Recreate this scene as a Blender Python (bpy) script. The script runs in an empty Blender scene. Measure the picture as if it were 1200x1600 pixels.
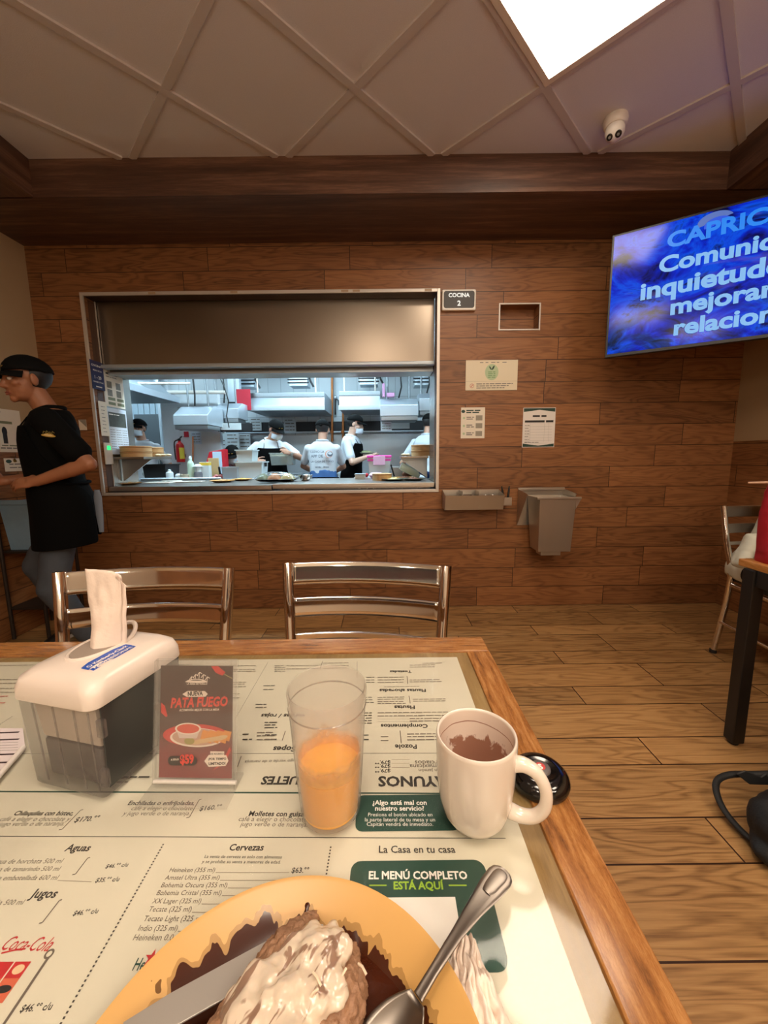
import bpy, bmesh, math, random
from mathutils import Vector, Matrix, noise
from math import sin, cos, pi, radians, sqrt, atan2, tan

random.seed(7)
SC = bpy.context.scene
COL = SC.collection
V = Vector

# ------------------------------------------------------------------ camera, world, exposure
FPX = 610.0                       # focal length in pixels of the 1200x1600 frame
CAM = V((0.0, 0.0, 1.155))
_th, _al = radians(8.0), radians(0.65)
FW = V((0, cos(_th), -sin(_th)))
_R0, _U0 = V((1, 0, 0)), V((0, sin(_th), cos(_th)))
UP = cos(_al) * _U0 + sin(_al) * _R0
RT = cos(_al) * _R0 - sin(_al) * _U0
_cd = bpy.data.cameras.new('camera')
_cd.sensor_fit = 'VERTICAL'; _cd.sensor_height = 36.0; _cd.lens = FPX / 1600 * 36
_cd.clip_start = 0.01; _cd.clip_end = 60
_co = bpy.data.objects.new('camera', _cd); COL.objects.link(_co)
_m = Matrix((RT, UP, -FW)).transposed().to_4x4(); _m.translation = CAM
_co.matrix_world = _m
SC.camera = _co
SC.view_settings.view_transform = 'Standard'
SC.view_settings.look = 'None'
SC.view_settings.gamma = 1.0
SC.view_settings.use_curve_mapping = False
SC.view_settings.exposure = 0.0
SC.cycles.caustics_reflective = False
SC.cycles.caustics_refractive = False
SC.cycles.transparent_max_bounces = 40
_w = bpy.data.worlds.new('world'); SC.world = _w; _w.use_nodes = True
_w.node_tree.nodes['Background'].inputs[0].default_value = (0.9, 0.75, 0.6, 1)
_w.node_tree.nodes['Background'].inputs[1].default_value = 0.05
PANEL = 20.0          # emission of the dining room's ceiling panels
PANEL_COL = (1.0, 0.84, 0.67)
FILL_GLOBE = 30.0         # emission of the added fill globes and discs behind the camera
KITCHEN = 46.0       # emission of the kitchen's ceiling lights
KITCHEN_COL = (0.60, 0.85, 1.0)

def ray(px, py): return FW + RT * ((px - 600) / FPX) - UP * ((py - 800) / FPX)
def at_y(px, py, y): d = ray(px, py); return CAM + d * (y / d.y)
def at_x(px, py, x): d = ray(px, py); return CAM + d * (x / d.x)
def at_z(px, py, z): d = ray(px, py); return CAM + d * ((z - CAM.z) / d.z)
def at_plane(px, py, o, n): d = ray(px, py); return CAM + d * ((o - CAM).dot(n) / d.dot(n))

# ------------------------------------------------------------------ materials
def lin(c):
    return tuple(((x / 255) / 12.92 if x / 255 <= 0.04045 else ((x / 255 + 0.055) / 1.055) ** 2.4) for x in c)
_M = {}
class NT:
    def __init__(s, name):
        s.m = bpy.data.materials.new(name); s.m.use_nodes = True
        s.t = s.m.node_tree; s.b = s.t.nodes['Principled BSDF']; s.out = s.t.nodes['Material Output']
    def n(s, typ, **kw):
        nd = s.t.nodes.new(typ)
        for k, v in kw.items(): setattr(nd, k, v)
        return nd
    def put(s, sock, v):
        if isinstance(v, bpy.types.NodeSocket): s.t.links.new(v, sock)
        elif isinstance(v, (tuple, list)) and len(v) == 3 and sock.type == 'RGBA': sock.default_value = (*v, 1)
        else: sock.default_value = v
    def math(s, op, a, b=0.0, c=None, clamp=False):
        nd = s.n('ShaderNodeMath', operation=op, use_clamp=clamp)
        s.put(nd.inputs[0], a); s.put(nd.inputs[1], b)
        if c is not None: s.put(nd.inputs[2], c)
        return nd.outputs[0]
    def mix(s, f, a, b, blend='MIX'):
        nd = s.n('ShaderNodeMix', data_type='RGBA', blend_type=blend)
        s.put(nd.inputs[0], f); s.put(nd.inputs[6], a); s.put(nd.inputs[7], b)
        return nd.outputs[2]
    def coord(s): return s.n('ShaderNodeTexCoord').outputs['Object']
    def sep(s, v):
        nd = s.n('ShaderNodeSeparateXYZ'); s.put(nd.inputs[0], v); return nd.outputs
    def comb(s, x, y, z):
        nd = s.n('ShaderNodeCombineXYZ'); s.put(nd.inputs[0], x); s.put(nd.inputs[1], y); s.put(nd.inputs[2], z); return nd.outputs[0]
    def scale(s, v, k):
        nd = s.n('ShaderNodeVectorMath', operation='MULTIPLY'); s.put(nd.inputs[0], v); nd.inputs[1].default_value = k; return nd.outputs[0]
    def noise(s, v, scale=5, detail=3, rough=0.5, dist=0.0, col=False):
        nd = s.n('ShaderNodeTexNoise'); s.put(nd.inputs['Vector'], v); nd.inputs['Scale'].default_value = scale
        nd.inputs['Detail'].default_value = detail; nd.inputs['Roughness'].default_value = rough; nd.inputs['Distortion'].default_value = dist
        return nd.outputs[1 if col else 0]
    def white(s, v):
        nd = s.n('ShaderNodeTexWhiteNoise', noise_dimensions='3D'); s.put(nd.inputs[0], v); return nd.outputs[0]
    def ramp(s, f, stops):
        nd = s.n('ShaderNodeValToRGB'); s.put(nd.inputs[0], f); e = nd.color_ramp.elements
        while len(e) < len(stops): e.new(0.5)
        for k, (p, c) in zip(e, stops): k.position = p; k.color = (*c, 1)
        return nd.outputs[0]
    def bump(s, h, strength=0.3, dist=0.01):
        nd = s.n('ShaderNodeBump'); s.put(nd.inputs['Height'], h); nd.inputs['Strength'].default_value = strength
        nd.inputs['Distance'].default_value = dist; s.t.links.new(nd.outputs[0], s.b.inputs['Normal'])
    def set(s, **kw):
        names = dict(col='Base Color', rough='Roughness', metal='Metallic', spec='Specular IOR Level', coat='Coat Weight',
                     coatr='Coat Roughness', sss='Subsurface Weight', emc='Emission Color', ems='Emission Strength', trans='Transmission Weight', ior='IOR', sheen='Sheen Weight', aniso='Anisotropic')
        for k, v in kw.items(): s.put(s.b.inputs[names[k]], v)
        return s.m

def M(name, rgb=None, rough=0.5, metal=0.0, var=0.0, vscale=20, bump=0.0, bscale=60, **kw):
    """plain procedural material: sRGB colour with a little noise in colour and relief"""
    if name in _M: return _M[name]
    t = NT(name); c = lin(rgb); col = c
    if var:
        f = t.noise(t.coord(), vscale, 4)
        col = t.mix(f, tuple(x * (1 - var) for x in c), tuple(min(1, x * (1 + var)) for x in c))
    if bump: t.bump(t.noise(t.coord(), bscale, 3), bump, 0.004)
    _M[name] = t.set(col=col, rough=rough, metal=metal, **kw)
    return _M[name]

def glow(name, rgb, k):
    if name in _M: return _M[name]
    t = NT(name); c = lin(rgb) if max(rgb) > 1.01 else rgb
    _M[name] = t.set(col=(0, 0, 0), emc=c, ems=k, rough=0.4); return _M[name]

def clear(name, rgb, body=0.12, rough=0.05, spec=0.04, bump=0.0, tint=None):
    """thin clear plastic or glass: lets light straight through, part milky body, part mirror"""
    if name in _M: return _M[name]
    t = NT(name); tr = t.n('ShaderNodeBsdfTransparent'); t.put(tr.inputs[0], lin(tint) if tint else (1, 1, 1))
    t.set(col=lin(rgb), rough=max(rough, 0.05))
    tl = t.n('ShaderNodeBsdfTranslucent'); t.put(tl.inputs[0], lin(rgb)); m0 = t.n('ShaderNodeMixShader'); m0.inputs[0].default_value = 0.5
    t.t.links.new(t.b.outputs[0], m0.inputs[1]); t.t.links.new(tl.outputs[0], m0.inputs[2])
    mx = t.n('ShaderNodeMixShader'); mx.inputs[0].default_value = body
    t.t.links.new(tr.outputs[0], mx.inputs[1]); t.t.links.new(m0.outputs[0], mx.inputs[2])
    gl = t.n('ShaderNodeBsdfGlossy'); gl.inputs['Roughness'].default_value = rough
    lw = t.n('ShaderNodeLayerWeight'); lw.inputs['Blend'].default_value = 0.5
    fr = t.math('ADD', t.math('MULTIPLY', t.math('POWER', lw.outputs['Facing'], 5.0), 1 - spec), spec)
    m2 = t.n('ShaderNodeMixShader'); t.t.links.new(fr, m2.inputs[0])
    t.t.links.new(mx.outputs[0], m2.inputs[1]); t.t.links.new(gl.outputs[0], m2.inputs[2])
    t.t.links.new(m2.outputs[0], t.out.inputs['Surface']); _M[name] = t.m; return t.m

def planks(name, la, ra, rows, length, offs, cols, groove, seedk=0.0, rough=0.4, gw=0.0014, ringk=0.17):
    """wood-look tiles: la/ra = axis along and across the boards; rows = row height or (origin, wide, narrow)"""
    t = NT(name); co = t.sep(t.coord()); l, r = co[la], co[ra]
    if isinstance(rows, tuple):
        o, wd, nr = rows; p = wd + nr
        u = t.math('DIVIDE', t.math('SUBTRACT', r, o), p); fl = t.math('FLOOR', u); fr = t.math('MULTIPLY', t.math('SUBTRACT', u, fl), p)
        isn = t.math('GREATER_THAN', fr, wd); row = t.math('ADD', t.math('MULTIPLY', fl, 2), isn)
        e1 = t.math('ABSOLUTE', t.math('SUBTRACT', fr, wd)); e = t.math('MINIMUM', t.math('MINIMUM', fr, e1), t.math('SUBTRACT', p, fr))
        base = t.math('ADD', t.math('MULTIPLY', isn, offs[1] - offs[0]), offs[0]); jit = 0.16
    else:
        u = t.math('DIVIDE', r, rows); row = t.math('FLOOR', u); fr = t.math('MULTIPLY', t.math('SUBTRACT', u, row), rows)
        e = t.math('MINIMUM', fr, t.math('SUBTRACT', rows, fr)); base = offs; jit = length
    rr = t.white(t.comb(row, 3.7 + seedk, 1.3))
    x = t.math('DIVIDE', t.math('SUBTRACT', l, t.math('ADD', base, t.math('MULTIPLY', rr, jit))), length)
    pid = t.math('FLOOR', x); fx = t.math('MULTIPLY', t.math('SUBTRACT', x, pid), length)
    e = t.math('MINIMUM', e, t.math('MINIMUM', fx, t.math('SUBTRACT', length, fx)))
    rnd = t.white(t.comb(row, pid, 5.1 + seedk))
    gx = t.math('ADD', t.math('MULTIPLY', l, 1.6), t.math('MULTIPLY', rnd, 41.0)); gy = t.math('ADD', t.math('MULTIPLY', r, 11.0), t.math('MULTIPLY', rnd, 17.0))
    gv = t.comb(gx, gy, t.math('MULTIPLY', rnd, 9.0))
    big = t.noise(gv, 1.0, 2, 0.5, 0.4)
    ring = t.math('ADD', t.math('MULTIPLY', t.math('SINE', t.math('MULTIPLY', big, 62.0)), 0.5), 0.5)
    ring = t.math('POWER', ring, 2.2)
    fine = t.noise(t.scale(gv, (2.0, 9.0, 1.0)), 2.0, 4, 0.65)
    g = t.math('ADD', t.math('ADD', t.math('MULTIPLY', fine, 0.62), t.math('MULTIPLY', ring, -ringk)), t.math('MULTIPLY', big, 0.25))
    c = t.ramp(g, [(0.12, cols[0]), (0.42, cols[1]), (0.72, cols[2])])
    c = t.mix(t.math('MULTIPLY', rnd, 0.35), c, cols[1], 'MIX')
    br = t.math('ADD', t.math('MULTIPLY', rnd, 0.36), 0.82)
    vm = t.n('ShaderNodeVectorMath', operation='SCALE'); t.put(vm.inputs[0], c); t.put(vm.inputs['Scale'], br)
    gm = t.math('LESS_THAN', e, gw)
    c = t.mix(gm, vm.outputs[0], groove)
    t.bump(t.math('ADD', t.math('MULTIPLY', t.math('MINIMUM', e, 0.004), 60.0), t.math('MULTIPLY', fine, 0.12)), 0.35, 0.003)
    rg = t.math('ADD', t.math('MULTIPLY', fine, 0.2), rough - 0.1)
    _M[name] = t.set(col=c, rough=rg, spec=0.4); return t.m

def grain(name, la, cols, k=1.0, rough=0.4, streak=16.0, fine=1.0, coat=0.0, bump=0.3):
    """solid wood or laminate with grain running along axis la"""
    if name in _M: return _M[name]
    t = NT(name); sc = [streak * k] * 3; sc[la] = 1.3 * k
    gv = t.scale(t.coord(), tuple(sc))
    big = t.noise(gv, 1.0, 3, 0.55, 0.5); f = t.noise(t.scale(gv, (3, 3, 3)), 2.0 * fine, 5, 0.7)
    g = t.math('ADD', t.math('MULTIPLY', big, 0.6), t.math('MULTIPLY', f, 0.4))
    t.bump(f, bump, 0.002)
    _M[name] = t.set(col=t.ramp(g, [(0.3, cols[0]), (0.5, cols[1]), (0.68, cols[2])]), rough=rough, coat=coat, coatr=0.15); return t.m

def steel(name, rgb=(150, 148, 145), rough=0.3, la=0, metal=1.0):
    if name in _M: return _M[name]
    t = NT(name); sc = [30.0] * 3; sc[la] = 0.8
    f = t.noise(t.scale(t.coord(), tuple(sc)), 1.0, 3, 0.6); c = lin(rgb)
    col = t.mix(f, tuple(x * .97 for x in c), tuple(min(1, x * 1.03) for x in c))
    _M[name] = t.set(col=col, metal=metal, rough=t.math('ADD', t.math('MULTIPLY', f, 0.03), rough - 0.015)); return t.m

# ------------------------------------------------------------------ mesh builder
class MB:
    def __init__(s): s.bm = bmesh.new(); s.mats = []
    def mi(s, m):
        if m not in s.mats: s.mats.append(m)
        return s.mats.index(m)
    def face(s, pts, m):
        try:
            f = s.bm.faces.new([s.bm.verts.new(p) for p in pts]); f.material_index = s.mi(m); return f
        except ValueError: return None
    def absorb(s, tb, m, mat=None):
        i = s.mi(m); mp = {}
        for v in tb.verts: mp[v] = s.bm.verts.new(mat @ v.co if mat else v.co)
        for f in tb.faces:
            g = s.bm.faces.new([mp[v] for v in f.verts]); g.material_index = i
        tb.free()
    def box(s, c, size, m, b=0.0, rot=None, seg=2):
        tb = bmesh.new(); bmesh.ops.create_cube(tb, size=1.0)
        for v in tb.verts: v.co = V((v.co.x * size[0], v.co.y * size[1], v.co.z * size[2]))
        if b: bmesh.ops.bevel(tb, geom=list(tb.edges), offset=b, segments=seg, profile=0.5, affect='EDGES')
        T = Matrix.Translation(V(c)) @ (rot.to_4x4() if rot else Matrix())
        s.absorb(tb, m, T)
    def bb(s, lo, hi, m, b=0.0):
        s.box([(a + c) / 2 for a, c in zip(lo, hi)], [abs(c - a) for a, c in zip(lo, hi)], m, b)
    def hexa(s, p, m, b=0.0):
        """eight corners: bottom 0-3 round, top 4-7 round"""
        tb = bmesh.new(); v = [tb.verts.new(q) for q in p]
        for f in ((3, 2, 1, 0), (4, 5, 6, 7), (0, 1, 5, 4), (1, 2, 6, 5), (2, 3, 7, 6), (3, 0, 4, 7)): tb.faces.new([v[i] for i in f])
        bmesh.ops.recalc_face_normals(tb, faces=tb.faces)
        if b: bmesh.ops.bevel(tb, geom=list(tb.edges), offset=b, segments=2, profile=0.5, affect='EDGES')
        s.absorb(tb, m)
    def loft(s, rings, m, caps=True, closed=False):
        i = s.mi(m); vr = [[s.bm.verts.new(p) for p in r] for r in rings]; n = len(vr[0])
        for a, b in list(zip(vr, vr[1:])) + ([(vr[-1], vr[0])] if closed else []):
            for k in range(n):
                f = s.bm.faces.new((a[k], a[(k + 1) % n], b[(k + 1) % n], b[k])); f.material_index = i
        if caps and not closed:
            for r, q in ((vr[0], True), (vr[-1], False)):
                f = s.bm.faces.new(list(reversed(r)) if q else r); f.material_index = i
    def tube(s, pts, r, m, seg=10, caps=True, closed=False, flat=1.0):
        pts = [V(p) for p in pts]; n = len(pts); rs = r if isinstance(r, (list, tuple)) else [r] * n
        rings = []; ref = None
        for k in range(n):
            d = (pts[(k + 1) % n] - pts[k - 1]) if closed else (pts[min(k + 1, n - 1)] - pts[max(k - 1, 0)])
            d.normalize()
            if ref is None: ref = V((0, 0, 1)) if abs(d.z) < 0.9 else V((1, 0, 0))
            u = (ref - d * ref.dot(d)).normalized(); w = d.cross(u); ref = u
            rings.append([pts[k] + (u * cos(2 * pi * j / seg) * flat + w * sin(2 * pi * j / seg)) * rs[k] for j in range(seg)])
        s.loft(rings, m, caps, closed)
    def capsule(s, p0, p1, r0, r1, m, seg=12):
        p0, p1 = V(p0), V(p1); d = (p1 - p0).normalized(); pts = []; rs = []
        for a in (-80, -50, -20): pts.append(p0 + d * r0 * sin(radians(a))); rs.append(r0 * cos(radians(a)))
        for a in (20, 50, 80): pts.append(p1 + d * r1 * sin(radians(a))); rs.append(r1 * cos(radians(a)))
        s.tube(pts, rs, m, seg)
    def lathe(s, prof, c, m, seg=40, rot=None, closed=False, caps=True):
        c = V(c); rings = []
        for r, z in prof:
            r = max(r, 1e-5); ring = [V((r * cos(2 * pi * k / seg), r * sin(2 * pi * k / seg), z)) for k in range(seg)]
            rings.append([c + (rot @ p if rot else p) for p in ring])
        s.loft(rings, m, caps, closed)
    def ell(s, c, r, m, rot=None, u=16, v=10):
        tb = bmesh.new(); bmesh.ops.create_uvsphere(tb, u_segments=u, v_segments=v, radius=1.0)
        T = Matrix.Translation(V(c)) @ (rot.to_4x4() if rot else Matrix()) @ Matrix.Diagonal((*r, 1))
        s.absorb(tb, m, T)
    def prism(s, outline, o, u, v, d, m, b=0.0):
        """flat outline (list of 2-D points) in the frame o,u,v pushed along vector d"""
        o, u, v, d = V(o), V(u), V(v), V(d); tb = bmesh.new()
        a = [tb.verts.new(o + u * x + v * y) for x, y in outline]; c = [tb.verts.new(q.co + d) for q in a]; n = len(a)
        tb.faces.new(list(reversed(a))); tb.faces.new(c)
        for k in range(n): tb.faces.new((a[k], a[(k + 1) % n], c[(k + 1) % n], c[k]))
        bmesh.ops.recalc_face_normals(tb, faces=tb.faces)
        if b: bmesh.ops.bevel(tb, geom=list(tb.edges), offset=b, segments=2, profile=0.5, affect='EDGES')
        s.absorb(tb, m)
    def grid(s, fn, nu, nv, m, thick=None):
        i = s.mi(m); vs = [[s.bm.verts.new(fn(a / nu, b / nv)) for b in range(nv + 1)] for a in range(nu + 1)]
        for a in range(nu):
            for b in range(nv):
                f = s.bm.faces.new((vs[a][b], vs[a + 1][b], vs[a + 1][b + 1], vs[a][b + 1])); f.material_index = i
    def mesh(s, name):
        me = bpy.data.meshes.new(name); s.bm.to_mesh(me); s.bm.free()
        for m in s.mats: me.materials.append(m)
        return me
    def build(s, name, parent=None, smooth=42, fix=False):
        if fix: bmesh.ops.recalc_face_normals(s.bm, faces=s.bm.faces)
        return link(name, s.mesh(name), parent, smooth)

def link(name, me, parent=None, smooth=42):
    if smooth:
        me.polygons.foreach_set('use_smooth', [True] * len(me.polygons))
        if smooth < 180: me.set_sharp_from_angle(angle=radians(smooth))
    o = bpy.data.objects.new(name, me); COL.objects.link(o)
    if 0 < smooth < 180:
        wn = o.modifiers.new('flat_faces', 'WEIGHTED_NORMAL'); wn.keep_sharp = True
    if parent is not None:
        o.parent = parent; p = parent; inv = Matrix()
        while p is not None and p.type != 'EMPTY': p = p.parent
        if p is not None and parent.type == 'EMPTY': inv = (Matrix.Translation(p.location) @ p.rotation_euler.to_matrix().to_4x4()).inverted()
        o.matrix_parent_inverse = inv
    return o
def tag(o, label, cat=None, group=None, kind=None):
    if label: o['label'] = label
    if cat: o['category'] = cat
    if group: o['group'] = group
    if kind: o['kind'] = kind
    return o
def thing(name, label, cat, loc=(0, 0, 0), group=None):
    o = bpy.data.objects.new(name, None); COL.objects.link(o); o.location = loc; o.empty_display_size = 0.05
    return tag(o, label, cat, group)
def struct(mb, name, smooth=42): return tag(mb.build(name, None, smooth), None, kind='structure')
def dup(root, loc, label, rz=None):
    r = root.copy(); COL.objects.link(r); r.location = loc; r['label'] = label
    if rz is not None: r.rotation_euler = (0, 0, rz)
    for ch in list(root.children):
        c = ch.copy(); COL.objects.link(c); c.parent = r
        for g in ch.children: d = g.copy(); COL.objects.link(d); d.parent = c
    return r

def solid(mb, voxel, smooth=4, factor=0.5, wob=0.0, wscale=14.0, wvec=(1, 1, 1)):
    """weld overlapping closed shapes into one continuous skin"""
    me = mb.mesh('tmp'); o = bpy.data.objects.new('tmp', me); COL.objects.link(o)
    r = o.modifiers.new('r', 'REMESH'); r.mode = 'VOXEL'; r.voxel_size = voxel; r.adaptivity = 0
    if smooth:
        q = o.modifiers.new('s', 'SMOOTH'); q.iterations = smooth; q.factor = factor
    dg = bpy.context.evaluated_depsgraph_get(); dg.update()
    n = bpy.data.meshes.new_from_object(o.evaluated_get(dg))
    bpy.data.objects.remove(o); bpy.data.meshes.remove(me)
    if wob:
        for v in n.vertices:
            p = v.co; q = V((p.x * wvec[0], p.y * wvec[1], p.z * wvec[2])) * wscale
            v.co = p + v.normal * (noise.noise(q) + 0.5 * noise.noise(q * 2.3)) * wob
    if len(n.materials) == 0:
        for m in mb.mats: n.materials.append(m)
    return n

# ------------------------------------------------------------------ print: flat shapes and lettering on a surface
def text_bm(s, bold=0.0, shear=0.0, res=2):
    cu = bpy.data.curves.new('t', 'FONT'); cu.body = s; cu.size = 1.0; cu.resolution_u = res; cu.offset = bold; cu.shear = shear; cu.fill_mode = 'FRONT'
    o = bpy.data.objects.new('t', cu); me = bpy.data.meshes.new_from_object(o)
    bpy.data.objects.remove(o); bpy.data.curves.remove(cu); return me
_W = {}
def text_w(s, bold=0.0):
    k = (s, bold)
    if k not in _W:
        me = text_bm(s, bold); _W[k] = (min(v.co.x for v in me.vertices), max(v.co.x for v in me.vertices)); bpy.data.meshes.remove(me)
    return _W[k]
class Canvas:
    """a drawing surface: origin o, unit axes u (right) and v (up); each shape lies a hair above the one before"""
    def __init__(s, o, u, v, lift=0.0003, step=0.00002):
        s.o = V(o); s.u = V(u).normalized(); s.v = V(v).normalized(); s.n = s.u.cross(s.v).normalized(); s.l = lift; s.step = step; s.mb = MB()
    def P(s, x, y): return s.o + s.u * x + s.v * y + s.n * s.l
    def uv(s, p): q = V(p) - s.o; return q.dot(s.u), q.dot(s.v)
    def px(s, x, y): return s.uv(at_plane(x, y, s.o, s.n))
    def poly(s, pts, m): s.l += s.step; s.mb.face([s.P(x, y) for x, y in pts], m); return s
    def rect(s, x0, y0, x1, y1, m, r=0.0):
        x0, x1 = min(x0, x1), max(x0, x1); y0, y1 = min(y0, y1), max(y0, y1)
        if not r: return s.poly([(x0, y0), (x1, y0), (x1, y1), (x0, y1)], m)
        pts = []
        for cx, cy, a in ((x1 - r, y0 + r, -90), (x1 - r, y1 - r, 0), (x0 + r, y1 - r, 90), (x0 + r, y0 + r, 180)):
            for k in range(5): t = radians(a + k * 22.5); pts.append((cx + r * cos(t), cy + r * sin(t)))
        return s.poly(pts, m)
    def ell(s, cx, cy, rx, ry, m, n=28, a0=0, a1=360, rot=0.0):
        pts = []
        for k in range(n if a1 - a0 == 360 else n + 1):
            t = radians(a0 + (a1 - a0) * k / n); x, y = rx * cos(t), ry * sin(t)
            pts.append((cx + x * cos(rot) - y * sin(rot), cy + x * sin(rot) + y * cos(rot)))
        return s.poly(pts, m)
    def line(s, a, b, w, m):
        d = V((b[0] - a[0], b[1] - a[1])); L = d.length
        if L < 1e-6: return s
        n = V((-d.y, d.x)) / L * w / 2
        return s.poly([(a[0] - n.x, a[1] - n.y), (b[0] - n.x, b[1] - n.y), (b[0] + n.x, b[1] + n.y), (a[0] + n.x, a[1] + n.y)], m)
    def path(s, pts, w, m):
        for a, b in zip(pts, pts[1:]): s.line(a, b, w, m)
        return s
    def dots(s, a, b, n, w, m):
        for k in range(n):
            t = (k + .2) / n; t2 = (k + .7) / n
            s.line((a[0] + (b[0] - a[0]) * t, a[1] + (b[1] - a[1]) * t), (a[0] + (b[0] - a[0]) * t2, a[1] + (b[1] - a[1]) * t2), w, m)
    def text(s, string, a, b, m, bold=0.0, shear=0.0, tall=1.0, fit=None, res=2):
        """lettering whose baseline runs from a to b (fit = the leading characters that fill that length)"""
        s.l += s.step
        me = text_bm(string, bold, shear, res); x0, x1 = text_w(fit or string, bold)
        d = V((b[0] - a[0], b[1] - a[1])); k = d.length / max(x1 - x0, 1e-5); d.normalize(); n = V((-d.y, d.x))
        i = s.mb.mi(m); mp = []
        for v in me.vertices:
            x, y = (v.co.x - x0) * k, v.co.y * k * tall
            mp.append(s.mb.bm.verts.new(s.P(a[0] + d.x * x + n.x * y, a[1] + d.y * x + n.y * y)))
        for p in me.polygons:
            try: f = s.mb.bm.faces.new([mp[q] for q in p.vertices]); f.material_index = i
            except ValueError: pass
        bpy.data.meshes.remove(me); return s
    def ptext(s, string, a, b, m, **kw): return s.text(string, s.px(*a), s.px(*b), m, **kw)
    def scribble(s, x0, x1, y, h, m, words=4):
        """a line of print too small to read in the photograph"""
        x = x0
        while x < x1 - h:
            w = min(random.uniform(1.5, 4.5) * h, x1 - x); s.rect(x, y, x + w, y + h * .55, m); x += w + h * .5
        return s
    def build(s, name, parent): return s.mb.build(name, parent, 0)
# ------------------------------------------------------------------ the dining room
D = 2.91; XL, XR = -2.45, 2.575; ZC = 2.815; YB = -2.6
BEIGE = M('wall_paint', (176, 152, 118), 0.7, var=0.05, vscale=3)
WOODW = planks('wall_planks', 0, 2, 0.1527, 0.98, 0.2, (lin((84, 50, 26)), lin((140, 93, 56)), lin((164, 116, 74))), lin((46, 26, 13)), rough=0.42, gw=.0021)
WOODS = planks('side_planks', 1, 2, 0.1527, 0.98, 0.2, (lin((84, 50, 26)), lin((140, 93, 56)), lin((164, 116, 74))), lin((46, 26, 13)), 2.0, rough=0.42, gw=.0021)
FLOORM = planks('floor_planks', 0, 1, (0.742, 0.2165, 0.1435), 0.9, (0.47, 0.02), (lin((112, 78, 44)), lin((168, 126, 78)), lin((198, 158, 106))), lin((54, 32, 16)), 4.0, rough=0.40, gw=0.0026, ringk=.21)
LAM = grain('dark_laminate', 0, (lin((50, 34, 27)), lin((88, 61, 47)), lin((128, 94, 74))), 0.9, 0.42, 22)
LAMY = grain('dark_laminate_side', 1, (lin((50, 34, 27)), lin((88, 61, 47)), lin((128, 94, 74))), 0.9, 0.42, 22)
_t = NT('ceiling_tile'); _n = _t.noise(_t.coord(), 260, 3, 0.7); _t.bump(_n, 0.35, 0.002)
TILE = _t.set(col=_t.mix(_n, lin((210, 208, 212)), lin((229, 227, 232))), rough=0.9)
TBAR = M('ceiling_bar', (204, 196, 192), 0.6)
ALU = steel('brushed_trim', (206, 198, 188), 0.4, 2, .45)
STEEL = steel('brushed_steel', (172, 166, 158), 0.27, 2)
STEELH = steel('brushed_steel_long', (178, 172, 164), 0.3, 0)

mb = MB(); mb.bb((XL - .1, YB, -0.06), (XR + .1, D + .05, 0), FLOORM); struct(mb, 'floor')
mb = MB(); mb.bb((XL - .1, YB, ZC), (XR + .1, D, ZC + .06), TILE); struct(mb, 'ceiling')
# suspended-ceiling bars: a 0.61 m grid turned 45 degrees to the kitchen wall
mb = MB(); GX, GY = 0.752, 2.018; g = 0.61 / sqrt(2)
def clipbar(p, d):
    lo, hi = -9.0, 9.0
    for q, e, a, b in ((p.x, d.x, XL + .49, XR - .62), (p.y, d.y, YB + .02, 2.42)):
        t0, t1 = (a - q) / e, (b - q) / e
        lo, hi = max(lo, min(t0, t1)), min(hi, max(t0, t1))
    return lo, hi
for sgn in (1, -1):
    d = V((sgn, 1, 0)).normalized()
    for k in range(-14, 15):
        p = V((GX + k * 2 * g, GY, 0)); lo, hi = clipbar(p, d)
        if hi - lo < .03: continue
        a, b = p + d * lo, p + d * hi; c = (a + b) / 2
        mb.box((c.x, c.y, ZC - .002 - .0004 * sgn), ((b - a).length, .036, .014), TBAR, rot=Matrix.Rotation(atan2(d.y, d.x), 3, 'Z'))
struct(mb, 'trim_1')

# kitchen wall with the serving opening and a small niche
OX0, OX1, OZ0, OZ1 = -2.078, 0.387, 0.915, 2.29
NX0, NX1, NZ0, NZ1 = 0.832, 1.106, 2.040, 2.203
mb = MB(); W1 = D + .10
mb.bb((XL - .1, D, 0), (OX0, W1, ZC), WOODW); mb.bb((OX0, D, 0), (OX1, W1, OZ0), WOODW); mb.bb((OX0, D, OZ1), (OX1, W1, ZC), WOODW)
mb.bb((OX1, D, 0), (NX0, W1, ZC), WOODW); mb.bb((NX1, D, 0), (XR + .1, W1, ZC), WOODW)
mb.bb((NX0, D, 0), (NX1, W1, NZ0), WOODW); mb.bb((NX0, D, NZ1), (NX1, W1, ZC), WOODW)
mb.bb((NX0 - .02, W1, NZ0 - .02), (NX1 + .02, W1 + .03, NZ1 + .02), WOODW)
struct(mb, 'wall_far')
def frame(mb, x0, x1, z0, z1, w, y0, y1, m):
    for lo, hi in (((x0 - w, y0, z0 - w), (x0, y1, z1 + w)), ((x1, y0, z0 - w), (x1 + w, y1, z1 + w)), ((x0, y0, z0 - w), (x1, y1, z0)), ((x0, y0, z1), (x1, y1, z1 + w))):
        mb.bb(lo, hi, m, .002)
mb = MB(); frame(mb, OX0, OX1, OZ0, OZ1, .022, D - .012, D + .03, ALU)
for x in (-1.62, -1.05, -.28, -.2, .3): mb.bb((x, D - .0135, OZ1 + .004), (x + .05, D - .012, OZ1 + .018), M('tape_scrap', (176, 150, 120), .6))
struct(mb, 'trim_2')
mb = MB(); frame(mb, NX0, NX1, NZ0, NZ1, .010, D - .006, D + .01, ALU); struct(mb, 'trim_3')

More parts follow.
